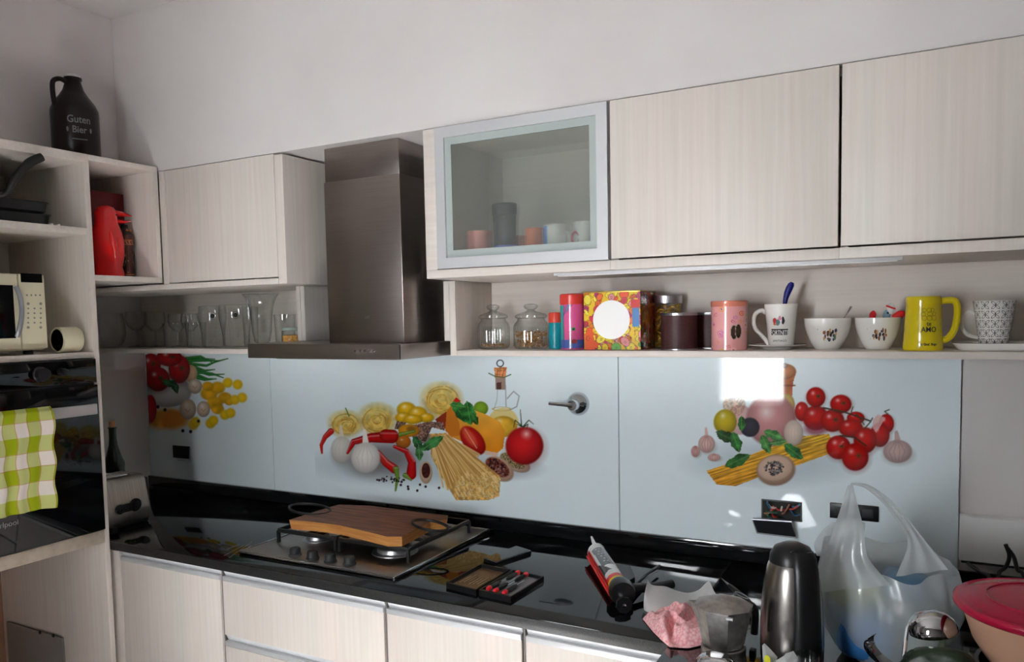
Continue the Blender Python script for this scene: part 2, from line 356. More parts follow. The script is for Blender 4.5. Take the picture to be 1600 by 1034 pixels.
# ================================================================== oven tower on the left wall
tw = thing('oven_tower', 'tall pale laminate oven housing with open cubbies at the left edge', 'cabinet', (-2.66, -.95, 0))
part('side_panel', MB().box(-2.985, XT, -.668, -.65, 0, 2.108, .001), W_V, tw)
part('side_panel', MB().box(-2.985, XT, -1.31, -1.29, 0, 2.108, .001), W_V, tw)
part('top_panel', MB().box(-2.985, XT, -1.31, -.65, 2.108, 2.135, .001), W_H, tw)
part('shelf', MB().box(-2.985, XT, -1.29, -.668, 1.884, 1.905, .001), W_H, tw)
part('shelf', MB().box(-2.985, XT, -1.29, -.668, 1.499, 1.517, .001), W_H, tw)
part('back_panel', MB().box(-2.985, -2.76, -1.29, -.668, 1.517, 2.108), W_V, tw)
part('lower_rail', MB().box(-2.45, XT + .004, -1.29, -.668, .905, .946, .002), noise_mat('worn_steel_rail', rgb(176, 163, 146), rgb(196, 184, 168), (3, 3, 3), nscale=8, rough=.4, metal=.2), tw, label='pale metallic rail under the oven')
part('cavity_back', MB().box(-2.985, -2.935, -1.29, -.668, .02, .95), noise_mat('terracotta_board', rgb(148, 108, 84), rgb(165, 122, 96), nscale=6), tw, label='brown back board of the lower cavity')
pl = part('cover_plate', MB().box(-2.905, -2.575, -.676, -.669, .25, .545, .001), base_mat('grey_plate', rgb(150, 146, 144), .4, .2), tw, label='grey blanking plate with screw holes')
for q in ((62, 988), (83, 993)):
    P = ony(*q, -.678); part('screw_hole', MB().cyl((P[0], -.679, P[2]), .006, .003, 12, (0, 1, 0)), INK, pl)

ov = thing('built_in_oven', 'black glass built-in oven with a towel over its handle', 'oven', (-2.6, -.98, .947))
part('oven_body', MB().box(-2.93, XT - .005, -1.285, -.67, .948, 1.497), BLACK, ov)
part('control_panel', MB().box(XT - .003, XT + .014, -1.288, -.672, 1.421, 1.496, .002), BGLASS, ov)
part('oven_door', MB().box(XT - .003, XT + .016, -1.288, -.672, .95, 1.415, .002), BGLASS, ov)
for q, r in (((68, 585), .021), ((100, 581), .011)):
    P = onx(*q, XT + .03); kn = MB().lathe([(r * 1.1, 0), (r * 1.1, .004), (r, .006), (r * .92, .022), (r * .5, .024), (0, .024)], (XT + .014, P[1], P[2]), 24, (1, 0, 0))
    part('knob', kn, BLACK, ov)
h = part('handle', MB().box(XT + .040, XT + .052, -1.26, -.70, 1.325, 1.358, .003), base_mat('satin_handle', rgb(186, 180, 180), .42, .45), ov, label='flat satin steel handle bar')
part('handle_mount', MB().box(XT + .016, XT + .041, -.735, -.715, 1.332, 1.35), SILVERP, h); part('handle_mount', MB().box(XT + .016, XT + .041, -1.24, -1.22, 1.332, 1.35), SILVERP, h)
# the maker's lettering on the oven door, set along Y
P = onx(3, 822, XT + .0165)
t = text_mb('Whirlpool', .022, .0002, 'CENTER'); t.v = [(XT + .0168 + d, P[1] + x, P[2] - .005 + y) for x, y, d in t.v]; part('lettering', t, LGREY, ov)
# towel over the handle
def towel_y(u): return -1.19 + u * (-.812 + 1.19)
NU, NV = 150, 170; U, V = np.meshgrid(np.linspace(0, 1, NU + 1), np.linspace(0, 1, NV + 1))
ln = .060 + .302   # back flap + front drop
s_ = V * ln - .06; YE = onx(82, 640, XT + .05)[1]
x_off = np.where(s_ < 0, -.006, .012); zt = 1.362
X_ = XT + .046 + np.where(s_ < 0, -.010 + .010 * np.clip(s_ / .01 + 1, 0, 1), .011 * np.clip(s_ / .010, 0, 1)) + np.clip(s_, 0, 1) * (.010 * np.sin(U * 26 + 1) + .014 * np.sin(U * 11 + 2) + .006 * np.sin(U * 47)) * 2.6 * (1 - .3 * V)
Z_ = zt - np.abs(s_) * (.94 + .04 * U) + .004 * np.exp(-(s_ / .012) ** 2)
nar = 1 - .13 * np.clip(s_, 0, 1) / .3
Y_ = -1.19 + U * (YE + 1.19) - .014 * np.clip(s_, 0, 1) / .3 * U * 1.0 + .004 * np.sin(V * 20 + U * 8)
cu_, cv_ = U * .40, V * .40 
def chk(a, p, o): return (np.mod(a + o, 2 * p) < p).astype(float)
ca = chk(cu_, .040, .007); cb = chk(cv_, .050, .045)
lime = np.array([160, 176, 28.]); light = np.array([196, 202, 130.]); wh = np.array([232, 222, 216.]); tc_ = np.where((ca * cb)[..., None] > .5, lime, np.where((ca + cb)[..., None] > .5, light, wh))
for a, p, o in ((cu_, .040, .007), (cv_, .050, .045)):
    e = np.abs(np.mod(a + o, p) - .0015) < .0011; tc_ = np.where(e[..., None], tc_ * .5 + np.array([178, 96, 40.]) * .5, tc_)
TOW = vcol_mat('woven_check_cotton', .85, .1)
tg = painted('dish_towel', np.stack([X_, Y_, Z_], -1).reshape(-1, 3), gridfaces(NU, NV), tc_.reshape(-1, 3), TOW, None, smooth=60)
tag(tg, 'lime and white checked dish towel hanging over the oven handle', 'towel')

# corner open cube
cu = thing('corner_cube_shelf', 'open pale corner cube shelf holding the red penguin jug', 'shelf', (-2.6, -.52, 1.74))
part('top_panel', MB().box(-2.985, XT, -.65, -.402, 2.117, 2.135, .001), W_H, cu)
part('bottom_panel', MB().box(-2.985, XT, -.65, -.402, 1.742, 1.760, .001), W_H, cu)
part('back_panel', MB().box(-2.70, -2.68, -.65, -.42, 1.76, 2.117), W_V, cu)
part('side_panel', MB().box(-2.70, XT, -.42, -.402, 1.76, 2.117, .001), W_V, cu)

# ================================================================== wall cabinet left of the hood, with the glass niche under it
lc = thing('wall_cabinet', 'pale wall cabinet with one plain door left of the hood', 'cabinet', (-2.04, -.2, 1.719))
ca_ = MB().box(-2.985, -1.795, YF, .010, 1.719, 1.737, .001).box(-2.328, -2.300, YF, .010, 1.7375, 2.12, .001).box(-1.794, -1.76, YF, .010, 1.719, 2.115, .001).box(-2.30, -1.794, YF + .02, .01, 2.10, 2.118).box(-2.30, -1.794, -.01, .01, 1.737, 2.10)
part('carcass', ca_, W_V, lc)
part('door', MB().box(-2.299, -1.797, YF, YF + .018, 1.741, 2.119, .0012), W_V, lc)
ln_ = thing('open_niche', 'open pale niche under the left wall cabinet full of drinking glasses', 'shelf', (-2.4, -.12, 1.49))
part('shelf_board', MB().box(-2.985, -1.885, YN, .010, 1.490, 1.507, .001), W_H, ln_)
part('back_panel', MB().box(-2.985, -1.876, -.004, .0105, 1.508, 1.718), W_H, ln_)
part('side_panel', MB().box(-1.876, -1.8585, YN, .010, 1.535, 1.718, .001), W_V, ln_)
part('side_panel', MB().box(-1.8575, -1.840, YN, .010, 1.535, 1.718, .001), W_V, ln_)

# ================================================================== range hood
hd = thing('range_hood', 'brushed steel chimney range hood with a row of small buttons', 'range hood', (-1.5, -.2, 1.49))
R0, L0, FY = -1.296, -1.882, -.455
dz = .008
cn = MB()
vs = [(L0, FY, 1.4885 + dz * .1), (R0, FY, 1.4885), (R0, .010, 1.4885), (L0, .010, 1.4885 + dz), (L0, FY, 1.534), (R0, FY, 1.530), (R0, .010, 1.531), (L0, .010, 1.535)]
cn.add(vs, [(3, 2, 1, 0), (4, 5, 6, 7), (0, 1, 5, 4), (1, 2, 6, 5), (2, 3, 7, 6), (3, 0, 4, 7)])
part('canopy', cn, STEEL, hd); part('edge_strip', MB().tube([(R0 + .0006, FY - .0006, 1.489), (R0 + .0006, FY - .0006, 1.530)], .0012, 6), CHROME, hd)
part('filter_panel', MB().box(L0 + .06, R0 - .06, FY + .06, -.05, 1.483, 1.489, .001), ALU, hd)
part('chimney', MB().box(-1.633, -1.350, -.360, .010, 1.531, 2.02, .0015), STEEL, hd)
part('upper_chimney', MB().box(-1.630, -1.353, -.357, .010, 2.02, 2.121, .001), STEEL, hd)
for i in range(5):
    P = ony(556 + i * 7.2, 548, FY); part('button', MB().lathe([(.0042, 0), (.0042, .0015), (.0034, .004), (.0001, .0045)], (P[0], FY, P[2]), 14, (0, -1, 0)), CHROME, hd)
P = ony(574, 498, -.3605)
t = text_mb('TST', .012, .0002); t.v = [(P[0] + x, -.3608 - d, P[2] + y) for x, y, d in t.v]; part('lettering', t, LGREY, hd)

# ================================================================== right run of wall cabinets
DX = [-1.201, -.6935, -.1715, .36]
rc = []
labs = ['wall cabinet with an aluminium framed frosted glass flap', 'pale plain wall cabinet between the glass flap and the rightmost door', 'rightmost pale plain wall cabinet, cut by the photo edge']
for i in range(3):
    x0 = -1.238 if i == 0 else DX[i]; x1 = DX[i + 1] if i < 2 else .40
    c = thing('wall_cabinet', labs[i], 'cabinet', ((x0 + x1) / 2, -.2, 1.712)); rc.append(c)
    mb = MB().box(x0, x1, YF, .010, 1.712, 1.735, .001).box(x0, x1, YF + .02, .01, 2.100, 2.118)
    if i == 0:
        mb.box(x0, DX[0], YF, .01, 1.735, 2.119, .001).box(DX[1] - .016, DX[1] - .001, YF + .024, .01, 1.735, 2.1).box(DX[0], DX[1] - .016, -.012, .010, 1.735, 2.10)
    else: mb.box(x0 + .001, x0 + .016, YF + .02, .01, 1.735, 2.1).box(x0, x1, -.01, .01, 1.735, 2.1)
    part('carcass', mb, W_V if i else W_H, c)
    if i: part('door', MB().box(x0 + .003, x1 - .003, YF - .001, YF + .017, 1.739, 2.119, .0012), W_V, c)
# glass flap: mitred aluminium frame and frosted pane
gx0, gx1, gz0, gz1, w_ = DX[0] + .002, DX[1] - .004, 1.737, 2.119, .029
def bar(P4): 
    mb = MB(); vs = [(p[0], YF - .003, p[1]) for p in P4] + [(p[0], YF + .017, p[1]) for p in P4]
    return mb.add(vs, [(0, 1, 2, 3), (7, 6, 5, 4), (0, 4, 5, 1), (1, 5, 6, 2), (2, 6, 7, 3), (3, 7, 4, 0)])
ix0, ix1, iz0, iz1 = gx0 + w_, gx1 - w_, gz0 + w_, gz1 - w_
for P4 in ([(gx0, gz0), (gx1, gz0), (ix1, iz0), (ix0, iz0)], [(gx1, gz0), (gx1, gz1), (ix1, iz1), (ix1, iz0)], [(gx1, gz1), (gx0, gz1), (ix0, iz1), (ix1, iz1)], [(gx0, gz1), (gx0, gz0), (ix0, iz0), (ix0, iz1)]):
    part('frame_bar', bar(P4), ALU_P, rc[0], label='silver aluminium frame bar')
FROST = bpy.data.materials.new('frosted_glass'); FROST.use_nodes = True; _n = FROST.node_tree; _n.nodes.clear()
_o = nd(FROST, 'ShaderNodeOutputMaterial'); _r = nd(FROST, 'ShaderNodeBsdfRefraction'); _r.inputs['IOR'].default_value = 1.25; _r.inputs['Roughness'].default_value = .17; _r.inputs['Color'].default_value = rgb(240, 246, 243)
_t = nd(FROST, 'ShaderNodeBsdfTranslucent'); _t.inputs[0].default_value = rgb(225, 234, 230); _d = nd(FROST, 'ShaderNodeBsdfDiffuse'); _d.inputs[0].default_value = rgb(225, 234, 230)
_g = nd(FROST, 'ShaderNodeBsdfGlossy'); _g.inputs['Roughness'].default_value = .25; _a = nd(FROST, 'ShaderNodeMixShader'); _a.inputs[0].default_value = .42; _b = nd(FROST, 'ShaderNodeMixShader'); _b.inputs[0].default_value = .27; _c = nd(FROST, 'ShaderNodeMixShader'); _c.inputs[0].default_value = .05
lk(FROST, _t.outputs[0], _a.inputs[1]); lk(FROST, _d.outputs[0], _a.inputs[2]); _tp = nd(FROST, 'ShaderNodeBsdfTransparent'); _tp.inputs[0].default_value = rgb(240, 246, 243); _e = nd(FROST, 'ShaderNodeMixShader'); _e.inputs[0].default_value = .46; lk(FROST, _r.outputs[0], _e.inputs[1]); lk(FROST, _tp.outputs[0], _e.inputs[2]); lk(FROST, _e.outputs[0], _b.inputs[1]); lk(FROST, _a.outputs[0], _b.inputs[2]); lk(FROST, _b.outputs[0], _c.inputs[1]); lk(FROST, _g.outputs[0], _c.inputs[2]); lk(FROST, _c.outputs[0], _o.inputs[0])
bz = .020
part('glass_pane', MB().add([(ix0 + bz, YF + .006, iz0 + bz), (ix1 - bz, YF + .006, iz0 + bz), (ix1 - bz, YF + .006, iz1 - bz), (ix0 + bz, YF + .006, iz1 - bz)], [(0, 1, 2, 3)]), FROST, rc[0], label='frosted glass pane', smooth=0)
# pale green glass border
fb = MB()
for a in ((ix0, ix1, iz0, iz0 + bz), (ix0, ix1, iz1 - bz, iz1), (ix0, ix0 + bz, iz0 + bz, iz1 - bz), (ix1 - bz, ix1, iz0 + bz, iz1 - bz)): fb.box(a[0], a[1], YF + .003, YF + .0075, a[2], a[3])
part('glass_border', fb, base_mat('pale_green_glass_border', rgb(178, 188, 186), .15, spec=.6), rc[0], label='pale green glass border')
# light bar under the cabinets
lb = thing('light_bar', 'slim aluminium light bar fixed under the wall cabinets', 'lamp', (-.42, -.36, 1.706))
part('housing', MB().box(-.86, -.05, -.375, -.345, 1.7045, 1.712, .001), ALU_P, lb); part('diffuser', MB().box(-.85, -.06, -.37, -.35, 1.7025, 1.7045), WHITEP, lb)
# right open niche
rn = thing('open_niche', 'long open pale niche holding jars, tins and mugs', 'shelf', (-.42, -.12, 1.487))
part('shelf_board', MB().box(-1.2465, .40, YN, .010, 1.488, 1.5045, .001), W_H, rn)
part('back_panel', MB().box(-1.246, .40, -.020, .0105, 1.505, 1.7115), W_H, rn)
part('side_panel', MB().box(-1.288, -1.2685, YN, .010, 1.533, 1.7115, .001), W_V, rn)
part('side_panel', MB().box(-1.268, -1.247, YN, .010, 1.488, 1.7115, .001), W_V, rn)

# ================================================================== worktop and base cabinets
wt = thing('worktop', 'polished black granite worktop running along the back wall', 'worktop', (-1.7, -.33, .865))
part('slab', MB().box(-2.985, -.478, -.641, .010, .873, .90, .0015), GRANITE, wt)
part('front_edge', MB().box(-2.985, -.479, -.645, -.6412, .873, .8995, .0008), GRANITE_EDGE, wt, label='matt grey-black sawn front edge')
for a, b in (((350, 868), (380, 852)), ((358, 871), (394, 846)), ((355, 858), (374, 850)), ((372, 868), (392, 852))):
    A_, B_ = onz(*a, .9002), onz(*b, .9002); part('scratch_mark', MB().tube([A_, B_], .0008, 4), LGREY, wt, label='thin pale mark on the granite')
ret = thing('worktop', 'corner slab of black granite returning towards the viewer under the kettle', 'worktop', (.2, -.7, .865))
part('slab', MB().box(-.4765, 1.0, -1.40, .010, .873, .90, .0015), GRANITE, ret)
pc = thing('base_cabinet', 'cupboard under the returning corner slab, hidden below the photo edge', 'cabinet', (.3, -.9, 0))
part('carcass', MB().box(-.44, .98, -1.36, .01, .02, .865), W_V, pc)
solo('upstand', MB().box(-2.985, 1.0, -.014, -.0005, .9005, .945, .001), GRANITE, 'low black granite upstand behind the worktop', 'upstand')
DOORZ = .835
def channel(x0, x1, z1, c, hgt=.017):
    part('handle_channel', MB().add([(x0, -.616, z1 - hgt), (x1, -.616, z1 - hgt), (x1, -.624, z1), (x0, -.624, z1)], [(0, 1, 2, 3)]).box(x0, x1, -.612, -.604, z1 - hgt, z1), ALU_L, c, label='bright aluminium grip channel', smooth=0)
    part('channel_lip', MB().box(x0, x1, -.629, -.604, z1 - hgt - .014, z1 - hgt, .001), ALU_P, c, label='grey aluminium lip')
def base(x0, x1, label, fronts, name='base_cabinet'):
    c = thing(name, label, 'cabinet', ((x0 + x1) / 2, -.3, 0))
    part('carcass', MB().box(x0, x1, -.603, .008, .10, .864), W_V, c); part('plinth', MB().box(x0, x1, -.56, -.545, 0, .10), W_V, c)
    for nm, za, zb in fronts: part(nm, MB().box(x0 + .003, x1 - .003, -.627, -.608, za, zb, .0012), W_V, c)
    return c
solo('filler_panel', MB().box(-2.395, -2.318, -.627, -.605, 0, .864, .001), W_V, 'narrow pale filler strip between oven tower and first base door', 'panel')
b1 = base(-2.316, -1.852, 'leftmost base cupboard with a single plain door', [('door', .12, DOORZ)]); channel(-2.313, -1.856, .866, b1)
b2 = base(-1.847, -1.245, 'base drawer unit below the hob', [('drawer', .670, DOORZ), ('drawer', .40, .636), ('drawer', .12, .37)]); channel(-1.842, -1.248, .866, b2); channel(-1.842, -1.248, .669, b2)
b3 = base(-1.240, -.838, 'base cupboard right of the drawers, below the screwdriver case', [('door', .12, DOORZ)]); channel(-1.237, -.842, .866, b3)
b4 = base(-.833, -.479, 'base cupboard ending at the returning corner slab', [('door', .12, DOORZ)]); channel(-.829, -.481, .866, b4)
for x in (-1.8495, -1.2425, -.8355):
    solo('gap_strip', MB().box(x - .0022, x + .0022, -.622, -.604, .1, .864), base_mat('shadow_grey_strip', rgb(120, 114, 112), .5), {-1.8495: 'thin grey strip between leftmost base door and drawers', -1.2425: 'thin grey strip between drawers and next base door', -.8355: 'thin grey strip between the two right base doors'}[x], 'strip')

# ================================================================== back-painted glass splashback, three panels with food pictures printed on them
PANEL = (233, 246, 252)
SPL = vcol_mat('back_painted_glass', .035, .62); SPLP = base_mat('back_painted_glass_plain', rgb(*PANEL), .035, spec=.62)
ZG0, ZG1 = .945, 1.4875
def splash(label, x0, x1, px0, px1, pz0, pz1, painter, step=.0021):
    """plain pane around a finely divided printed field"""
    g = thing('splashback_panel', label, 'splashback', ((x0 + x1) / 2, 0, ZG0))
    mb = MB()
    for a in ((x0, x1, ZG0, pz0), (x0, x1, pz1, ZG1), (x0, px0, pz0, pz1), (px1, x1, pz0, pz1)):
        if a[1] - a[0] > 1e-4 and a[3] - a[2] > 1e-4: mb.add([(a[0], 0, a[2]), (a[1], 0, a[2]), (a[1], 0, a[3]), (a[0], 0, a[3])], [(0, 1, 2, 3)])
    mb.box(x0, x1, .0002, .011, ZG0, ZG1)
    part('glass', mb, SPLP, g, smooth=0)
    nu, nv = int((px1 - px0) / step), int((pz1 - pz0) / step); X, Z = np.meshgrid(np.linspace(px0, px1, nu + 1), np.linspace(pz0, pz1, nv + 1)); Y = np.zeros_like(X)
    U, V = pixel(X, Y, Z); p = Paint(U, V, PANEL); painter(p)
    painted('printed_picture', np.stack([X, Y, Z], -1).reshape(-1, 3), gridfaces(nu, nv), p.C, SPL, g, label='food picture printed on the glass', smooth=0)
    return g
def leaf(p, x, y, r, w, rot, c=(46, 110, 48), K=1.0):
    a = math.radians(rot); P = []
    for t in np.linspace(-1, 1, 13): P.append((t, -w * (1 - t * t) ** .8 * (1 + .15 * math.sin(t * 7))))
    for t in np.linspace(1, -1, 13): P.append((t, w * (1 - t * t) ** .8 * (1 + .12 * math.sin(t * 9))))
    Q = [(x + r * (u * math.cos(a) - v * math.sin(a)), y + r * (u * math.sin(a) + v * math.cos(a))) for u, v in P]
    p.poly(Q, c, tex=.8, ts=.14); mid = (min(255, c[0] + 50), min(255, c[1] + 50), c[2] + 30)
    p.line([Q[0], (x, y), Q[12]], .7, mid, alpha=.7)
    for t in (-.5, -.1, .3):
        for sgn in (-1, 1):
            q = [(t, 0), (t + .25, sgn * w * .7)]; p.line([(x + r * (u * math.cos(a) - v * math.sin(a)), y + r * (u * math.sin(a) + v * math.cos(a))) for u, v in q], .35, mid, alpha=.45)
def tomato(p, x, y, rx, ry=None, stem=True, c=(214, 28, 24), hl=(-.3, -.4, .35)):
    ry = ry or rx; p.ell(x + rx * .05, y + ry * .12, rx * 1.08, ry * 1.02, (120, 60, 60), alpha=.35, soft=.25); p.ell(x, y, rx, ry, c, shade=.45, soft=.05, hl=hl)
    if stem:
        for a in range(0, 360, 60): p.line([(x + rx * .25, y - ry * .1), (x + rx * (.25 + .32 * math.cos(math.radians(a))), y - ry * .1 + ry * .3 * math.sin(math.radians(a)))], .9, (50, 60, 30), w2=.3)
def garlic(p, x, y, rx, ry, c=(240, 234, 226), neck=True, alpha=1.0, up=1.0, lines=(200, 190, 184)):
    p.ell(x + 2, y + ry * .35, rx * 1.05, ry * .8, (120, 110, 105), alpha=.35 * alpha, soft=.3)
    if neck: p.line([(x - rx * .05, y - ry * .4), (x, y - ry * 1.0), (x - rx * .08, y - ry * 1.75 * up)], rx * .30, c, w2=rx * .12, alpha=alpha)
    p.ell(x, y, rx, ry, c, shade=.28, soft=.06, alpha=alpha)
    for k in (-.6, -.25, .15, .5): p.line([(x + k * rx * .25, y - ry * .85), (x + k * rx, y), (x + k * rx * .5, y + ry * .85)], .5, lines, alpha=.6 * alpha)
def strands(p, A, B, C_, D, n, cols, w=.8, seed=3, dots=0):
    rd = random.Random(seed)
    for _ in range(n):
        t = rd.random(); s = t + rd.uniform(-.12, .12)
        a = (A[0] + (B[0] - A[0]) * t, A[1] + (B[1] - A[1]) * t); b = (C_[0] + (D[0] - C_[0]) * s + rd.uniform(-4, 4), C_[1] + (D[1] - C_[1]) * s + rd.uniform(-5, 5))
        c = rd.choice(cols); p.line([a, b], w * rd.uniform(.8, 1.3), c)
        p.line([(a[0] + 1, a[1] + .6), (b[0] + 1, b[1] + .6)], .35, (150, 100, 40), alpha=.5)
        if dots: p.ell(b[0], b[1], dots, dots, (244, 214, 140), soft=.3); p.ell(b[0] + .3, b[1] + .3, dots * .45, dots * .45, (176, 120, 60), soft=.4)
def nest(p, x, y, rx, ry, seed, fade=.5):
    rd = random.Random(seed); p.ell(x, y, rx, ry, (226, 190, 92), soft=.28, tex=.35, ts=.2, shade=.15)
    p.ell(x - rx * .1, y - ry * .5, rx * .9, ry * .5, (226, 222, 150), soft=.5, alpha=fade)
    for _ in range(46):
        a = rd.uniform(0, 2 * PI); q = rd.uniform(.2, .92); P = [(x + rx * q * math.cos(a + t), y + ry * q * math.sin(a + t) * (1 if _ % 2 else .8)) for t in np.linspace(0, rd.uniform(.7, 1.6), 6)]
        p.line(P, .65, rd.choice([(244, 212, 120), (205, 150, 50), (236, 196, 96), (184, 128, 44)]), alpha=.75)
def sx(P, o, k): return [(o[0] + a / k, o[1] + b / k) for a, b in P]
def centre_print(p):
    k = 4.0; o = (480, 560)
    def Q(*P): return sx(P, o, k)
    def E(x, y, rx, ry, c, **kw): p.ell(o[0] + x / k, o[1] + y / k, rx / k, ry / k, c, **kw)
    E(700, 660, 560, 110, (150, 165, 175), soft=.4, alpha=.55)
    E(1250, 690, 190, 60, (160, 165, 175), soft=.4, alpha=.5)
    nest(p, 480 + 240 / 4, 560 + 410 / 4, 24, 19, 1, .6); nest(p, 480 + 440 / 4, 560 + 385 / 4, 27, 24, 2); nest(p, 480 + 840 / 4, 560 + 265 / 4, 29, 26, 3)
    p.line(Q((240, 310), (262, 360)), .9, (90, 130, 50))
    for x, y, rx, ry in ((620, 320, 60, 48), (690, 350, 62, 50), (600, 370, 50, 35), (745, 370, 48, 30), (660, 380, 60, 30)): E(x, y, rx, ry, (246, 190, 18), shade=.35, soft=.12, hl=(-.2, -.4, .5))
    p.poly(Q((900, 290), (930, 240), (960, 265), (935, 300)), (200, 34, 28)); p.poly(Q((800, 380), (870, 330), (900, 400), (860, 440), (820, 420)), (150, 50, 30))
    E(1085, 312, 46, 44, (132, 172, 40), shade=.3)
    # oil jug
    E(1225, 400, 95, 92, (232, 204, 110), soft=.04, alpha=.75); E(1225, 425, 86, 66, (222, 168, 40), soft=.06, alpha=.9, shade=.25, hl=(-.3, -.5, .4), tex=.3); E(1215, 315, 62, 14, (205, 180, 110), ring=.3, alpha=.8)
    p.line(Q((1190, 180), (1186, 260), (1170, 310)), .5, (140, 150, 150), alpha=.6); p.line(Q((1240, 170), (1243, 300)), .8, (150, 160, 160), alpha=.8)
    p.line(Q((1250, 250), (1290, 205), (1325, 235), (1310, 300), (1270, 320)), .9, (150, 156, 158), alpha=.8)
    p.poly(Q((1175, 120), (1240, 120), (1238, 195), (1178, 195)), (150, 120, 105), alpha=.85); p.poly(Q((1182, 150), (1215, 150), (1212, 195), (1184, 195)), (90, 60, 55))
    p.poly(Q((1168, 55), (1248, 55), (1240, 122), (1174, 122)), (205, 132, 84), tex=.5, ts=.5); p.line(Q((1135, 92), (1175, 112), (1230, 118), (1272, 100)), .8, (70, 110, 80))
    E(1206, 30, 24, 24, (70, 72, 78), ring=.35, soft=.05)
    # pumpkin or cheese wedge
    p.poly(Q((872, 330), (905, 290), (1010, 310), (1120, 350), (1205, 395), (1238, 460), (1225, 560), (1190, 590), (1110, 575), (990, 530), (900, 490), (862, 450)), (250, 186, 70), grad=(228, 138, 26), tex=.12, ts=.06)
    p.poly(Q((872, 330), (905, 290), (950, 400), (960, 480), (900, 490), (862, 450)), (206, 110, 28), alpha=.75)
    leaf(p, 480 + 955 / 4, 560 + 335 / 4, 20, .42, 55, (44, 112, 50)); leaf(p, 480 + 1010 / 4, 560 + 340 / 4, 19, .55, 80, (52, 124, 56)); leaf(p, 480 + 940 / 4, 560 + 295 / 4, 12, .5, 10, (60, 130, 60)); leaf(p, 480 + 1045 / 4, 560 + 375 / 4, 11, .5, 60, (38, 96, 44))
    # burlap ribbon
    for P in (((560, 390), (620, 400), (600, 450), (545, 440)), ((640, 420), (760, 395), (850, 400), (860, 450), (780, 430), (740, 520), (660, 500))): p.poly(Q(*P), (128, 96, 84), tex=1.0, ts=.55)
    E(635, 450, 66, 40, (228, 150, 30), shade=.3); E(650, 440, 30, 18, (150, 100, 30), soft=.3); E(600, 520, 48, 42, (226, 124, 30), shade=.3, hl=(-.2, -.3, .3)); p.line(Q((545, 485), (600, 470), (670, 455)), 4.0, (120, 150, 50), w2=2, hl=.3)
    # spoons on the right
    E(1300, 650, 100, 52, (214, 180, 160), rot=25, shade=.3); E(1285, 640, 85, 36, (132, 124, 84), rot=27, tex=1.2, ts=.7); p.line(Q((1120, 590), (1180, 600)), 3, (220, 190, 168))
    E(1200, 690, 100, 66, (216, 176, 150), rot=35, shade=.3); E(1190, 680, 84, 48, (120, 60, 50), rot=35, tex=.9, ts=.5); p.blobs(480 + 1190 / 4, 560 + 680 / 4, 18, 9, 70, 1.6, [(70, 34, 34), (110, 60, 52), (160, 110, 100), (50, 28, 30)], 4, 35)
    # tomato half, whole tomato
    E(1035, 512, 104, 62, (206, 30, 26), rot=52, shade=.35, soft=.05); E(1015, 490, 70, 26, (226, 92, 64), rot=55, soft=.3, alpha=.8); p.line(Q((985, 440), (1060, 560)), .6, (250, 190, 150), alpha=.8)
    p.poly(Q((700, 520), (760, 470), (850, 500), (780, 560)), (60, 40, 30), alpha=.6)
    tomato(p, 480 + 1358 / 4, 560 + 545 / 4, 29.5, 29.5, stem=False, c=(216, 30, 34), hl=(.1, -.62, .4))
    for P in (((1340, 425), (1332, 320)), ((1345, 425), (1300, 385), (1290, 430)), ((1350, 425), (1385, 385), (1415, 410)), ((1350, 428), (1380, 410), (1372, 440)), ((1340, 425), (1310, 410))): p.line(Q(*P), .95, (40, 60, 34), w2=.4)
    # spaghetti sheaf
    p.poly(Q((765, 470), (870, 465), (1210, 740), (1200, 860), (1130, 885), (930, 885), (840, 740), (775, 610)), (214, 166, 92), tex=.5, ts=.3)
    A, B = (480 + 775 / 4, 560 + 500 / 4), (480 + 880 / 4, 560 + 475 / 4)
    cols = [(240, 206, 136), (228, 188, 112), (214, 168, 92), (246, 216, 150), (196, 144, 76)]
    strands(p, A, B, (480 + 800 / 4, 560 + 640 / 4), (480 + 1090 / 4, 560 + 610 / 4), 40, cols, seed=9)
    strands(p, A, B, (480 + 880 / 4, 560 + 800 / 4), (480 + 1190 / 4, 560 + 740 / 4), 120, cols, seed=3)
    rd = random.Random(5)
    for _ in range(170):
        x = rd.uniform(930, 1205); y = rd.uniform(735, 880); 
        if (x - 1070) ** 2 / 160 ** 2 + (y - 805) ** 2 / 88 ** 2 < 1:
            p.line(Q((x - 14, y - 26), (x, y)), 1.0, rd.choice(cols)); p.ell(480 + x / 4, 560 + y / 4, 1.5, 1.5, (246, 222, 158), soft=.3, shade=.2); p.ell(480 + x / 4, 560 + y / 4 + .6, .6, .6, (160, 104, 52), soft=.4)
    # chillies
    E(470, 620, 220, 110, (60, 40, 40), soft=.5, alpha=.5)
    p.line(Q((92, 590), (88, 540), (112, 490), (148, 455)), 1.5, (210, 34, 30), w2=5, hl=.25)
    garlic(p, 480 + 215 / 4, 560 + 570 / 4, 17, 21, (228, 220, 212), alpha=.8)
    p.line(Q((252, 590), (290, 520), (400, 495), (530, 490)), 2.0, (196, 24, 26), w2=10, hl=.4)
    p.line(Q((440, 590), (490, 650), (545, 690)), 5, (206, 26, 24), w2=7, hl=.4); p.line(Q((545, 550), (620, 580), (655, 650), (650, 725)), 2.5, (196, 20, 24), w2=8, hl=.4); p.line(Q((490, 480), (535, 480)), 9.5, (200, 26, 26), w2=9, hl=.3)
    p.line(Q((555, 690), (565, 740), (552, 825)), 4.5, (110, 150, 50), w2=1.3, hl=.3); p.line(Q((612, 730), (650, 760)), 4, (120, 150, 56), w2=1.2, hl=.3)
    garlic(p, 480 + 365 / 4, 560 + 620 / 4, 22.5, 24, (242, 236, 230))
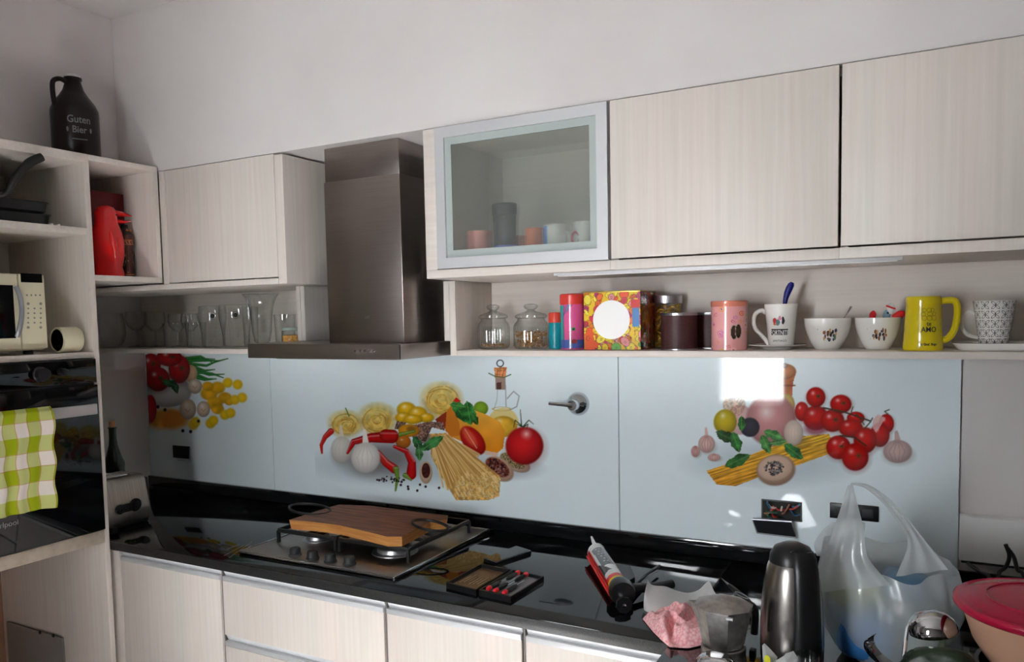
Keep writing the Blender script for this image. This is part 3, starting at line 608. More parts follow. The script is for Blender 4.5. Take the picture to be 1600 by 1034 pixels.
    leaf(p, 480 + 690 / 4, 560 + 530 / 4, 13, .5, 60, (40, 88, 52)); leaf(p, 480 + 780 / 4, 560 + 530 / 4, 21, .36, -32, (48, 108, 56)); leaf(p, 480 + 700 / 4, 560 + 590 / 4, 12, .5, 85, (56, 112, 62))
    E(742, 712, 40, 70, (222, 188, 160), shade=.3); E(742, 700, 27, 48, (70, 34, 30), tex=.6, ts=.5)
    p.blobs(480 + 520 / 4, 560 + 755 / 4, 22, 4.5, 26, 1.5, [(60, 36, 44), (110, 90, 100), (40, 30, 34)], 8)
    for x, y in ((450, 760), (590, 770), (632, 815), (688, 825), (585, 790), (705, 788), (824, 808), (630, 800), (740, 800)): E(x, y, 8, 8, (56, 40, 46), soft=.15)
def right_print(p):
    k = 3.446; o = (1060, 560)
    def Q(*P): return sx(P, o, k)
    def E(x, y, rx, ry, c, **kw): p.ell(o[0] + x / k, o[1] + y / k, rx / k, ry / k, c, **kw)
    E(500, 560, 380, 110, (150, 165, 175), soft=.4, alpha=.4)
    p.poly(Q((515, 80), (632, 80), (618, 130), (612, 200), (600, 290), (545, 290), (530, 200), (520, 140)), (188, 112, 72), tex=.2); p.line(Q((515, 145), (628, 145)), 1.0, (120, 60, 36)); E(572, 70, 62, 42, (206, 138, 96), shade=.35, hl=(-.3, -.3, .4)); E(572, 38, 15, 14, (170, 150, 140), shade=.3)
    E(585, 250, 42, 60, (214, 190, 110), shade=.3)
    p.poly(Q((150, 605), (300, 555), (420, 505), (640, 420), (810, 405), (830, 440), (820, 510), (640, 575), (430, 640), (300, 690), (232, 712)), (222, 172, 50), tex=.15, fib=(-.3, .9, .7), grad=(204, 140, 36))
    E(330, 330, 80, 80, (214, 150, 150), shade=.2, alpha=.7); E(300, 250, 60, 60, (188, 150, 120), tex=.8, ts=.5, alpha=.6)
    E(500, 330, 135, 140, (214, 150, 152), shade=.35, hl=(-.2, -.3, .5)); garlic(p, 1060 + 620 / k, 560 + 400 / k, 15, 20, (232, 210, 196), neck=False)
    E(252, 342, 62, 68, (208, 186, 34), shade=.4, hl=(-.2, -.5, .4)); E(385, 370, 52, 52, (60, 60, 74), shade=.3)
    leaf(p, 1060 + 255 / k, 560 + 420 / k, 17, .5, 25, (36, 76, 40)); leaf(p, 1060 + 310 / k, 560 + 450 / k, 17, .5, 70, (48, 112, 52)); leaf(p, 1060 + 318 / k, 560 + 550 / k, 22, .4, -25, (44, 92, 44)); leaf(p, 1060 + 340 / k, 560 + 350 / k, 12, .5, 90, (50, 110, 50)); leaf(p, 1060 + 510 / k, 560 + 410 / k, 16, .45, 20, (80, 150, 80)); leaf(p, 1060 + 470 / k, 560 + 460 / k, 16, .5, 65, (70, 130, 66)); leaf(p, 1060 + 620 / k, 560 + 500 / k, 19, .45, 38, (52, 124, 58)); leaf(p, 1060 + 540 / k, 560 + 450 / k, 13, .4, -10, (86, 150, 84))
    garlic(p, 1060 + 152 / k, 560 + 460 / k, 13, 14, (222, 186, 180), lines=(160, 96, 100)); garlic(p, 1060 + 92 / k, 560 + 500 / k, 7, 9, (216, 176, 170), neck=False, lines=(150, 90, 96)); garlic(p, 1060 + 192 / k, 560 + 532 / k, 10, 6, (222, 184, 178), neck=False, lines=(160, 96, 100))
    E(525, 600, 105, 84, (204, 164, 142), shade=.35, rot=-8); E(520, 590, 92, 66, (222, 188, 166), shade=.15, rot=-8); p.blobs(1060 + 515 / k, 560 + 590 / k, 15, 11, 80, 1.5, [(80, 76, 80), (120, 116, 118), (52, 48, 54), (150, 146, 146)], 6)
    tomato(p, 1060 + 1120 / k, 560 + 350 / k, 12, 15, stem=False); p.line(Q((1130, 300), (1110, 285), (1135, 275)), .8, (50, 60, 36))
    for x, y, rx, ry in ((665, 285, 38, 52), (740, 320, 70, 66), (830, 335, 64, 60), (955, 320, 48, 34), (928, 375, 66, 48), (1085, 410, 52, 66), (875, 245, 58, 50), (740, 208, 52, 54), (1005, 440, 62, 70), (862, 478, 66, 64), (952, 530, 72, 74)): tomato(p, 1060 + x / k, 560 + y / k, rx / k, ry / k, stem=(x in (740, 875, 862, 952, 830) and y != 320))
    E(740, 380, 60, 34, (130, 30, 50), soft=.3, alpha=.6)
    p.line(Q((780, 265), (900, 290), (1030, 335)), 1.3, (60, 52, 40)); p.line(Q((870, 415), (950, 425), (1010, 470)), 1.2, (60, 52, 40)); p.line(Q((1000, 380), (1035, 340), (1045, 320)), .9, (60, 60, 40)); p.line(Q((930, 290), (940, 260)), .8, (50, 60, 36)); p.line(Q((1000, 355), (960, 300)), .8, (50, 60, 36))
    p.poly(Q((1045, 330), (1075, 300), (1115, 320), (1065, 400), (1045, 370)), (232, 190, 188), alpha=.85)
    garlic(p, 1060 + 1180 / k, 560 + 500 / k, 22.5, 18, (208, 180, 178), up=.95, lines=(150, 120, 124))
def left_print(p):
    k = 4.496; o = (220, 550)
    def Q(*P): return sx(P, o, k)
    def E(x, y, rx, ry, c, **kw): p.ell(o[0] + x / k, o[1] + y / k, rx / k, ry / k, c, **kw)
    E(170, 470, 160, 70, (226, 150, 50), soft=.3, tex=.3); E(230, 470, 90, 60, (222, 140, 40), soft=.25)
    for i, P in enumerate([((310, 50), (400, 45), (520, 50)), ((330, 80), (460, 95), (520, 70), (612, 45)), ((350, 95), (450, 130), (520, 122)), ((370, 120), (480, 160), (585, 155)), ((380, 140), (500, 150), (580, 180)), ((390, 160), (470, 190), (530, 188)), ((320, 45), (420, 30), (500, 70)), ((340, 60), (440, 60), (560, 60)), ((400, 180), (450, 195), (500, 192))]): p.line(Q(*P), 2.6, (44, 132, 52), w2=.7, hl=.15)
    for x, y, r in ((480, 290, 60), (540, 250, 52), (590, 320, 48), (520, 360, 56), (470, 240, 40), (540, 400, 44), (620, 350, 30)): E(x, y, r, r * .8, (238, 178, 26), soft=.15, tex=.25, shade=.2)
    for x, y in ((610, 215), (680, 228), (660, 335), (712, 320), (590, 440), (630, 428), (490, 500), (510, 480), (370, 510), (385, 490)): E(x, y, 34, 34, (244, 204, 26), soft=.2, shade=.15)
    E(180, 270, 175, 112, (206, 208, 206), shade=.4); E(180, 300, 165, 84, (222, 224, 222), shade=.3)
    E(350, 150, 48, 60, (232, 196, 150), shade=.3)
    for x, y, rx, ry in ((70, 90, 70, 80), (270, 120, 75, 98), (120, 190, 84, 84), (200, 40, 90, 60)): tomato(p, 220 + x / k, 550 + y / k, rx / k, ry / k, c=(190, 26, 28))
    leaf(p, 220 + 240 / k, 550 + 240 / k, 12, .45, 70, (36, 84, 44)); leaf(p, 220 + 200 / k, 550 + 220 / k, 12, .45, 20, (36, 84, 44))
    for x, y, rx, ry in ((380, 240, 50, 52), (330, 400, 58, 72), (440, 400, 46, 56)): E(x, y, rx, ry, (226, 204, 178), shade=.35, hl=(-.2, -.4, .5)); p.line(Q((x - rx * .3, y), (x, y + ry * .3), (x + rx * .3, y)), .5, (150, 120, 100), alpha=.7)
    E(65, 400, 46, 100, (206, 40, 52), shade=.3)
    for x, y in ((120, 385), (170, 405), (405, 485), (295, 552), (350, 558)): E(x, y, 11, 12, (50, 44, 50), soft=.15)
splash('leftmost blue-white glass splashback panel with tomatoes and pasta bows', -2.986, -2.2545, -2.98, -2.36, 1.10, 1.486, left_print)
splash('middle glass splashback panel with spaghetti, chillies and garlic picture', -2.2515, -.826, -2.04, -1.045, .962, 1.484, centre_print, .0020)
splash('right glass splashback panel with vine tomatoes and pepper mill picture', -.8225, .073, -.648, -.015, 1.11, 1.484, right_print, .0019)

# ================================================================== things on the right niche shelf
def S(pts, n=6):
    """smooth curve through points"""
    P = [np.array(p, float) for p in pts]; P = [2 * P[0] - P[1]] + P + [2 * P[-1] - P[-2]]; out = []
    for i in range(1, len(P) - 2):
        for k in range(n):
            t = k / n; a, b, c, d = P[i - 1:i + 3]; out.append(.5 * (2 * b + (c - a) * t + (2 * a - 5 * b + 4 * c - d) * t * t + (3 * b - a - 3 * c + d) * t ** 3))
    return out + [P[-2]]
ZS = 1.5048
def place(pl, pr, top, Y, py=545):
    """centre x, radius and height of an upright round thing standing on the niche shelf at depth Y"""
    a, b = ony(pl, py - 20, Y), ony(pr, py - 20, Y); t = ony((pl + pr) / 2, top, Y); return (a[0] + b[0]) / 2, (b[0] - a[0]) / 2 * .96, t[2] - ZS
def round_print(name, c, r, h, painter, parent, mat_, nu=120, nv=70, bg=(230, 170, 180), label=None, taper=1.0):
    """printed round wall; painter works in millimetres, u along the surface with 0 facing the room, v downwards"""
    th = np.linspace(-PI, PI, nu, endpoint=False); T, Vv = np.meshgrid(th, np.linspace(0, 1, nv + 1)); R_ = r * (1 + (taper - 1) * (1 - Vv))
    a = -PI / 2 + T; X = c[0] + R_ * np.cos(a); Y = c[1] + R_ * np.sin(a); Z = c[2] + h * (1 - Vv)
    p = Paint(T * r * 1000, Vv * h * 1000, bg); painter(p)
    return painted(name, np.stack([X, Y, Z], -1).reshape(-1, 3), gridfaces(nu, nv, True), p.C, mat_, parent, label)
TIN = vcol_mat('printed_tinplate', .25, .6, coat=.4)
def head_to_cam(x, y): return math.atan2(CAM[1] - y, CAM[0] - x)

# ribbed glass jars with glass lids
def glass_jar(pl, pr, top, Y, label, fill=None):
    x, r, h = place(pl, pr, top, Y); t = thing('glass_jar', label, 'jar', (x, Y, ZS), 0, 'ribbed glass jars with glass lids'); bh = h * .66
    vs = []; fs = []; seg = 96; prof = [(.01, .002), (.86, .002), (.97, .05), (1, .12), (1, .72), (.95, .84), (.80, .93), (.78, 1.0), (.83, 1.02)]
    for q, z in prof:
        for i in range(seg):
            a = 2 * PI * i / seg; rr = r * q * (1 + (.022 * math.cos(a * 24) if .1 < z < .8 else 0)); vs.append((x + rr * math.cos(a), Y + rr * math.sin(a), ZS + z * bh))
    for j in range(len(prof) - 1):
        for i in range(seg): k = (i + 1) % seg; fs.append((j * seg + i, j * seg + k, (j + 1) * seg + k, (j + 1) * seg + i))
    part('body', MB().add(vs, fs), GLASS_T, t, smooth=60)
    l = part('lid', MB().lathe([(r * .86, 0), (r * .92, .003), (r * .92, .008), (r * .8, .013), (r * .35, .020), (r * .2, .024)], (x, Y, ZS + bh + .001), 40), GLASS_T, t, label='domed glass lid')
    part('knob', MB().lathe([(r * .2, 0), (r * .34, .004), (r * .42, .010), (r * .36, .016), (r * .2, .0185), (0, .019)], (x, Y, ZS + bh + .0255), 24), GLASS_T, l)
    if fill:
        rd = random.Random(fill); mb = MB(); n, lv = (420, bh * .52) if fill > 1 else (60, bh * .10)
        for _ in range(n):
            a = rd.uniform(0, 2 * PI); q = math.sqrt(rd.random()) * r * .87; c = Vector((x + q * math.cos(a), Y + q * math.sin(a), ZS + .005 + rd.random() * lv)); s = rd.uniform(.0022, .0042)
            u, v, w = [Vector([rd.gauss(0, 1) for _ in range(3)]).normalized() * s for _ in range(3)]
            mb.add([c + u, c + v, c - u, c - v, c + w, c - w], [(0, 1, 4), (1, 2, 4), (2, 3, 4), (3, 0, 4), (1, 0, 5), (2, 1, 5), (3, 2, 5), (0, 3, 5)])
        o = part('granola' if fill > 1 else 'crumbs', mb, noise_mat('oat_flakes', rgb(176, 116, 56), rgb(226, 182, 120), nscale=160, rough=.8), t, smooth=0); o['kind'] = 'stuff'
    return t
glass_jar(749, 794, 474, -.125, 'ribbed glass jar with a glass lid, almost empty, nearest the hood', 1)
glass_jar(805, 856, 473, -.125, 'ribbed glass jar with a glass lid, half full of granola', 5)

# small teal bottle and tall pink tin, both with red caps
x, r, h = place(858, 880, 487, -.13)
t = thing('flask', 'small teal flask with a coral red cap', 'flask', (x, -.13, ZS))
part('body', MB().lathe([(r * .9, 0), (r, .003), (r, h * .70), (r * .96, h * .71)], (x, -.13, ZS), 28), base_mat('teal_paint', rgb(20, 160, 176), .3), t); part('cap', MB().lathe([(r * .98, 0), (r, .002), (r, h * .22), (r * .9, h * .27), (0, h * .275)], (x, -.13, ZS + h * .712), 28), base_mat('coral_red', rgb(226, 74, 58), .35), t, label='coral red cap')
x, r, h = place(877, 914, 458, -.15)
t = thing('tall_tin', 'tall pink and blue patterned round tin with a coral red lid', 'tin', (x, -.15, ZS))
def pt(p):
    H = h * 780
    for k, c in enumerate(((70, 70, 140), (235, 120, 170), (70, 70, 140), (110, 190, 210), (70, 70, 140), (235, 120, 170), (90, 80, 150))): p.line([(14 - k * 2.8, 0), (6 - k * 2.2, 8), (2 - k * 2.0, 16 + k), (-8 - k * 1.2, 24 + k * 1.6), (-20, 27 + k * 1.6)], 1.0, c)
    p.poly([(-60, H * .80), (60, H * .80), (60, H), (-60, H)], (88, 110, 190)); p.ell(16, H * .56, 6, 5, (52, 150, 90)); p.ell(16, H * .56, 3, 2.4, (30, 40, 40)); p.ell(18, H * .84, 9, 6, (150, 60, 60)); p.line([(2, H * .62), (8, H * .62)], .7, (200, 40, 60)); p.poly([(-60, 2), (-14, 2), (-16, H * .8), (-60, H * .8)], (60, 170, 170)); p.line([(-13, 2), (-15, H)], .8, (60, 60, 70))
round_print('body', (x, -.15, ZS), r, h * .80, pt, t, TIN, 110, 80, bg=(232, 100, 160)); part('lid', MB().lathe([(r * 1.03, 0), (r * 1.04, .002), (r * 1.04, h * .17), (r * .93, h * .19), (0, h * .197)], (x, -.15, ZS + h * .80), 32), base_mat('coral_red_lid', rgb(224, 70, 62), .3), t, label='coral red lid')

# square decorated tin with a blank white disc
A = ony(913, 547, -.205); B = ony(1001, 547, -.205); x0, x1 = A[0], B[0]; H = ony(957, 456, -.205)[2] - ZS - .001; D = .125
t = thing('square_tin', 'large square tin with a busy colourful pattern and a blank white disc', 'tin', ((x0 + x1) / 2, -.14, ZS))
w = x1 - x0; per = []; n = 90
for i in range(n): per.append((x0 + w * i / n, -.205))
for i in range(n): per.append((x1, -.205 + D * i / n))
for i in range(n): per.append((x1 - w * i / n, -.205 + D))
for i in range(n): per.append((x0, -.205 + D - D * i / n))
nv = 90; per = np.array(per); T = np.tile(np.concatenate([np.arange(n) * w / n, w + np.arange(n) * D / n, w + D + np.arange(n) * w / n, 2 * w + D + np.arange(n) * D / n]) * 1000, (nv + 1, 1)); Vv = np.tile(np.linspace(0, 1, nv + 1)[:, None], (1, 4 * n))
p = Paint(T, Vv * H * 1000, (238, 196, 50)); W_, H_ = w * 1000, H * 1000; rd = random.Random(12)
cols = [(236, 92, 56), (240, 210, 50), (226, 130, 40), (214, 60, 80), (236, 150, 150), (190, 60, 110), (110, 170, 80), (245, 225, 80), (240, 120, 60)]
for _ in range(420):
    u, v = rd.uniform(0, 2 * (W_ + D * 1000)), rd.uniform(0, H_); c = rd.choice(cols); a, b = rd.uniform(5, 15), rd.uniform(4, 13); ro = rd.uniform(0, 180)
    p.ell(u, v, a + .8, b + .8, (60, 30, 30), rot=ro, soft=.05); p.ell(u, v, a, b, c, rot=ro, soft=.05); 
    if rd.random() < .6: p.ell(u - 2, v - 1, 1.2, 1.2, (30, 20, 20)); p.ell(u + 2, v - 1, 1.2, 1.2, (30, 20, 20)); p.line([(u - 3, v + 3), (u, v + 4), (u + 3, v + 2.5)], .4, (60, 20, 20))
for _ in range(60):
    u, v = rd.uniform(0, 2 * (W_ + D * 1000)), rd.uniform(0, H_); p.line([(u + rd.uniform(-9, 9), v + rd.uniform(-9, 9)) for _k in range(4)], .6, rd.choice([(60, 30, 40), (30, 90, 60), (40, 60, 140), (200, 40, 40)]))
p.poly([(W_ * .86, H_ * .28), (W_ * .98, H_ * .28), (W_ * .98, H_ * .60), (W_ * .86, H_ * .60)], (90, 140, 200)); p.poly([(W_ * .84, H_ * .14), (W_ * 1.0, H_ * .14), (W_ * 1.0, H_ * .28), (W_ * .84, H_ * .28)], (220, 60, 60)); p.poly([(W_ * .0, H_ * .72), (W_ * .16, H_ * .62), (W_ * .2, H_), (W_ * .0, H_)], (232, 96, 50)); p.ell(W_ * .07, H_ * .8, 5, 7, (90, 30, 30), ring=.2)
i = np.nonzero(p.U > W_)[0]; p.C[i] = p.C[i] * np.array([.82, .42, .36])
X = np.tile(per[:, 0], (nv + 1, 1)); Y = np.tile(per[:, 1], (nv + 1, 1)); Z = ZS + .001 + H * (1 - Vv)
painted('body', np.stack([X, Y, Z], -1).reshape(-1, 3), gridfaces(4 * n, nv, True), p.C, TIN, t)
part('lid', MB().box(x0 - .001, x1 + .001, -.206, -.205 + D + .001, ZS + H, ZS + H + .004, .0012), base_mat('gilt_tin_lid', rgb(196, 172, 90), .3, .7), t, label='gilt tin lid')
c = ony(955, 499.5, -.2062); c2 = ony(984, 499.5, -.2062); part('disc', MB().cyl((c[0], -.2052, c[2]), c2[0] - c[0], .0012, 48, (0, -1, 0)), base_mat('plain_white_disc', (1, 1, 1, 1), .5), t, label='blank pure white round disc')  # flat white disc added where the tin's print is blanked out

# jar of pasta behind, two brown wrapped canisters, pink tin
x, r, h = place(1015, 1073, 461, -.062)
t = thing('pasta_jar', 'tall glass jar of macaroni with a steel lid, behind the brown canisters', 'jar', (x, -.062, ZS)); r = min(r, .040)
part('body', MB().lathe([(r * .3, .001), (r * .9, .001), (r, .006), (r, h * .80), (r * .93, h * .84)], (x, -.062, ZS), 40), GLASS, t); part('lid', MB().lathe([(r, 0), (r * 1.02, .002), (r * 1.02, h * .14), (r * .96, h * .155), (0, h * .155)], (x, -.062, ZS + h * .845), 40), ALU, t, label='brushed steel lid')
rd = random.Random(3); mb = MB()
for _ in range(330):
    a = rd.uniform(0, 2 * PI); q = r * (.80 if rd.random() < .75 else rd.uniform(.2, .8)); z = ZS + .006 + rd.random() * h * .76; cx, cy = x + q * math.cos(a), -.062 + q * math.sin(a); d = Vector([rd.gauss(0, 1) for _k in range(3)]).normalized() * .0055; e = d.orthogonal().normalized() * .003
    mb.tube([Vector((cx, cy, z)) - d, Vector((cx, cy, z)) + e, Vector((cx, cy, z)) + d], .0021, 5)
o = part('macaroni', mb, base_mat('dry_pasta', rgb(214, 168, 70), .55), t); o['kind'] = 'stuff'
for pl, pr, tp, Y, lab in ((1033, 1090, 488, -.165, 'brown leather-wrapped canister with steel rims in front of the macaroni jar'), (1085, 1138, 487, -.080, 'brown leather-wrapped canister half hidden behind the pink tin')):
    x, r, h = place(pl, pr, tp, Y); t = thing('canister', lab, 'canister', (x, Y, ZS), 0, 'brown wrapped canisters')
    part('body', MB().cyl((x, Y, ZS + .0035), r, h - .012, 40), BROWNTIN, t); part('lid', MB().lathe([(r * 1.0, 0), (r * 1.015, .001), (r * 1.015, .007), (r * .97, .0085), (0, .0085)], (x, Y, ZS + h - .0085), 40), ALU, t, label='steel lid'); part('rim', MB().cyl((x, Y, ZS), r * 1.012, .0035, 40), ALU, t, label='steel rim')
x, r, h = place(1111, 1168, 470, -.165)
t = thing('round_tin', 'pink round tin printed with eyes and a dark oval window', 'tin', (x, -.165, ZS))
def pt(p):
    rd = random.Random(4)
    for _ in range(34):
        u, v = rd.uniform(-110, 110), rd.uniform(2, h * 900); k = rd.uniform(3, 8); c = rd.choice([(240, 110, 70), (214, 120, 190), (244, 150, 90), (180, 110, 180), (248, 190, 190), (222, 190, 80), (236, 90, 90)])
        p.ell(u, v, k * 1.25, k, c, soft=.08); p.ell(u, v, k * .7, k * .55, (248, 206, 200), soft=.1); p.ell(u, v, k * .35, k * .35, rd.choice([(130, 60, 130), (220, 80, 50), (90, 60, 120)]))
    for _ in range(26):
        u, v = rd.uniform(-110, 110), rd.uniform(2, h * 900); p.line([(u + rd.uniform(-8, 8), v + rd.uniform(-7, 7)) for _k in range(4)], .5, rd.choice([(230, 90, 80), (200, 120, 180), (240, 150, 60)]))
    for u, v in ((22, h * 520), (34, h * 500)): p.ell(u, v, 9.5, 19, (214, 190, 170)); p.ell(u, v, 8, 17.5, (72, 56, 48), shade=.4)
round_print('body', (x, -.165, ZS), r, h * .885, pt, t, TIN, 130, 80, bg=(240, 170, 170)); part('lid', MB().lathe([(r * 1.015, 0), (r * 1.03, .001), (r * 1.03, h * .10), (r, h * .115), (0, h * .115)], (x, -.165, ZS + h * .886), 40), base_mat('salmon_tin_lid', rgb(236, 142, 120), .25, .2, coat=.4), t, label='salmon pink lid')

# mug, saucer, blue handled spoon
def handle_pts(x, y, r, z0, z1, out, ang, n=14):
    P = []
    for i in range(n + 1):
        a = PI * i / n; q = r + out * math.sin(a); z = z1 + (z0 - z1) * (1 - math.cos(a)) / 2; P.append((x + q * math.cos(ang), y + q * math.sin(ang), z))
    return P
sx_, sr, sh = place(1168, 1262, 541, -.125)
t = thing('saucer', 'white saucer under the tall white logo mug', 'saucer', (sx_, -.122, ZS)); zs = ZS
part('plate', MB().lathe([(.0, .0005), (sr * .5, .0005), (sr * .52, .004), (sr * .98, .0105), (sr, .0125), (sr * .96, .0130), (sr * .55, .0075), (0, .0070)], (sx_, -.122, ZS), 48), WHITE, t)
x, r, h = place(1193, 1248, 475, -.125); zb = ZS + .0082
h = ony(1220, 475, -.125)[2] - zb
t = thing('mug', 'tall white mug with FORTNITE lettering standing on a saucer', 'mug', (x, -.122, zb), 0, 'mugs on the niche shelf')
rf = lambda z: r * (.74 + .26 * min(1, max(0, (z - zb) / h)) ** 1.1)
part('body', MB().lathe([(.0, .001), (r * .70, 0), (r * .74, .003)] + [(r * (.74 + .26 * k ** 1.1), h * k) for k in (.2, .4, .6, .8, 1)] + [(r * .95, h), (r * .90, h * .8), (r * .70, .008), (0, .006)], (x, -.122, zb), 48), WHITE, t)
part('handle', MB().tube(S([(x + q[0] * r - r * .0, -.122 + q[2] * r, zb + q[1] * h) for q in ((-.90, .80, -.1), (-1.15, .86, -.15), (-1.50, .78, -.2), (-1.62, .60, -.2), (-1.50, .42, -.2), (-1.2, .28, -.15), (-.90, .14, -.1), (-.76, .03, 0))]), .0052, 10, flat=1.0), WHITE, t)
ha = head_to_cam(x, -.122) - .12; zt_ = zb + h * .30
bx = MB(); bw, bh_ = .043, .0155
for j in range(24):
    u0, u1 = -bw / 2 + bw * j / 24, -bw / 2 + bw * (j + 1) / 24; bx.add([(u0, -.0035, 0), (u1, -.0035, 0), (u1, bh_ - .0035, 0), (u0, bh_ - .0035, 0)], [(0, 1, 2, 3)])
part('printed_band', wrap(bx, (x, -.122, zt_), rf, ha), INK, t, label='black band behind the lettering', smooth=0)
tm = text_mb('FORTNITE', .0168, .0003, bold=.00025, squash=.60); tm.v = [(a, b - .0030, c + .0008) for a, b, c in tm.v]; part('lettering', wrap(tm, (x, -.122, zt_), rf, ha), WHITEP, t, label='white FORTNITE lettering')
tm = text_mb('SANTIAGO', .0075, .0002, squash=.95); part('lettering', wrap(tm, (x, -.122, zb + h * .11), rf, ha), INK, t, label='small black lettering near the foot')
# a plain colourful smudge of paint where the mug carries its picture
pm = MB(); rd = random.Random(2); MC = [base_mat('print_' + n, rgb(*c), .4) for n, c in (('red', (190, 50, 60)), ('teal', (60, 100, 110)), ('black', (40, 36, 40)), ('pink', (200, 130, 150)), ('orange', (220, 140, 80)))]
for k, (u, v, a, b) in enumerate(((-.012, .010, .0045, .009), (-.004, .007, .005, .008), (.009, .012, .0035, .010), (.001, .018, .0042, .006), (-.011, .003, .004, .003))):
    q = MB(); q.add([(u + a * math.cos(w_a) * (1 + .25 * math.sin(3 * w_a + k)), v + b * math.sin(w_a), 0) for w_a in np.linspace(0, 2 * PI, 15)[:-1]], [tuple(range(14))]); part('print_patch', wrap(q, (x, -.122, zb + h * .50), rf, ha), MC[k], t, label='abstract colour patch above the lettering', smooth=0)
A_, B_ = ony(1226, 478, -.115), ony(1238, 441, -.115)
t = thing('spoon', 'spoon with a thick navy blue handle standing in the white mug', 'spoon', (x, -.118, zb + .02))
part('grip', MB().tube([A_ + (B_ - A_) * k + np.array([-.004 * math.sin(k * PI), 0, 0]) for k in (0, .15, .35, .55, .75, .9, 1)], [.0052, .0056, .0066, .0082, .0088, .0080, .004], 12), BLUE, t); part('stem', MB().tube([A_ + (A_ - B_) * 1.35, A_], .002, 8), CHROME, t)

# two white bowls with small speckles, spoon, figurines
def bowl(pl, pr, tp, Y, label, rdseed):
    x, r, h = place(pl, pr, tp, Y); t = thing('bowl', label, 'bowl', (x, Y, ZS), 0, 'white breakfast bowls on the niche shelf')
    P = [(0, .001), (r * .52, 0), (r * .56, .004)] + [(r * (.56 + .44 * math.sin(k * PI / 2) ** .85), .004 + (h - .004) * k) for k in (.15, .3, .5, .7, .85, 1)] + [(r * .955, h), (r * .90, h * .7), (r * .6, h * .2), (0, h * .12)]
    part('body', MB().lathe(P, (x, Y, ZS), 56), WHITE, t); rf = lambda z: r * (.56 + .44 * math.sin(min(1, max(0, (z - ZS - .004) / (h - .004))) * PI / 2) ** .85)
    ha = head_to_cam(x, Y); rd = random.Random(rdseed)
    cols = [base_mat('glaze_' + n, rgb(*c), .4) for n, c in (('brown', (150, 96, 60)), ('green', (110, 140, 110)), ('blue', (70, 76, 100)), ('tan', (214, 166, 120)), ('dark', (56, 46, 50)))]
    spots = [(u + rd.uniform(-.003, .003), v + rd.uniform(-.003, .003), rd.uniform(.002, .0036), rd.uniform(.003, .007)) for u in (-.010, -.004, .002, .008, .013) for v in (-.011, -.003, .006)] + [(-.028, .012, .0008, .0010), (-.020, -.012, .0006, .0006)]
    for k, (u, v, a, b) in enumerate(spots):
        q = MB(); q.add([(u + a * math.cos(w_a), v + rd.uniform(-.001, .001) + b * math.sin(w_a), 0) for w_a in np.linspace(0, 2 * PI, 11)[:-1]], [tuple(range(10))]); part('print_patch', wrap(q, (x, Y, ZS + h * .5), rf, ha + .08), cols[rd.randrange(5)], t, label='small abstract painted patch', smooth=0)
    return x, r, h
b1x, b1r, b1h = bowl(1255, 1332, 497, -.12, 'white bowl with small painted patches and a metal spoon in it', 3)
b2x, b2r, b2h = bowl(1334, 1410, 496, -.12, 'white bowl with small painted patches holding red and blue trinkets', 8)
A_ = np.array([b1x + .004, -.125, ZS + .015]); B_ = ony(1330, 479, -.10)
t = thing('spoon', 'steel teaspoon leaning out of the left white bowl', 'spoon', tuple(A_)); part('stem', MB().tube([A_, A_ + (B_ - A_) * .75, B_], [.0016, .0018, .0030], 8), CHROME, t); part('bowl_end', MB().lathe([(.001, -.003), (.008, -.001), (.010, .002), (.008, .004), (.001, .005)], tuple(A_), 16, (.4, 0, .5), sy=1.4), CHROME, t)
for nm, lab, q, c, s in (('trinket', 'small red trinket at the left side of the right white bowl', (1364, 491), REDP, .008), ('trinket', 'small pale blue trinket in the middle of the right white bowl', (1386, 490), base_mat('pale_blue_resin', rgb(130, 170, 196), .4), .009), ('trinket', 'red pointed trinket at the right rim of the right white bowl', (1407, 491), REDP, .010), ('trinket', 'white trinket with a red band, tallest in the right white bowl', (1392, 480), WHITEP, .009)):
    P = ony(*q, -.115); t = thing(nm, lab, 'figurine', tuple(P - np.array([0, 0, s])), 0, 'trinkets in the right bowl')
    mb = MB().lathe([(s * .7, -s * 1.8), (s * .9, -s), (s * 1.0, 0), (s * .7, s * .7), (s * .3, s * 1.1), (0, s * 1.2)], tuple(P), 18, ((.9, 0, .5) if 'pointed' in lab else (.15, 0, 1)), sy=.8)
    part('body', mb, c, t)
    if 'band' in lab: part('band', MB().tube([P + np.array([s * 1.02 * math.cos(a), s * .84 * math.sin(a), -s * .4 * math.cos(a)]) for a in np.linspace(0, 2 * PI, 17)[:-1]], .0022, 6, True), REDP, t, label='red band')
    if 'blue' in lab: part('dot', MB().lathe([(0, 0), (.0026, .001), (0, .004)], (P[0] + .002, P[1] - s * .8, P[2] + s * .2), 10, (0, -1, 0)), INK, t)

# yellow mug
x, r, h = place(1409, 1476, 463, -.165)
t = thing('mug', 'large yellow beer mug with black lettering', 'mug', (x, -.165, ZS), 0, 'mugs on the niche shelf')
rf = lambda z: r * (1.0 - .14 * min(1, max(0, (z - ZS) / h)))
rings = [(0, .002), (r * .96, 0), (r, .005), (r * .985, h * .16), (r * .965, h * .20), (r * .97, h * .23), (r * .955, h * .27), (r * .96, h * .30), (r * .94, h * .35), (r * .88, h * .80), (r * .87, h * .86), (r * .89, h * .90), (r * .87, h * .97), (r * .84, h), (r * .80, h * .99), (r * .80, h * .3), (0, h * .1)]
part('body', MB().lathe(rings, (x, -.165, ZS), 56), YEL, t)
part('handle', MB().tube(S([(x + a * r, -.165 + .004, ZS + b * h) for a, b in ((.80, .90), (1.15, .92), (1.50, .90), (1.62, .78), (1.60, .55), (1.45, .34), (1.2, .22), (.90, .18))]), .0078, 10), YEL, t)
ha = head_to_cam(x, -.165) + .30
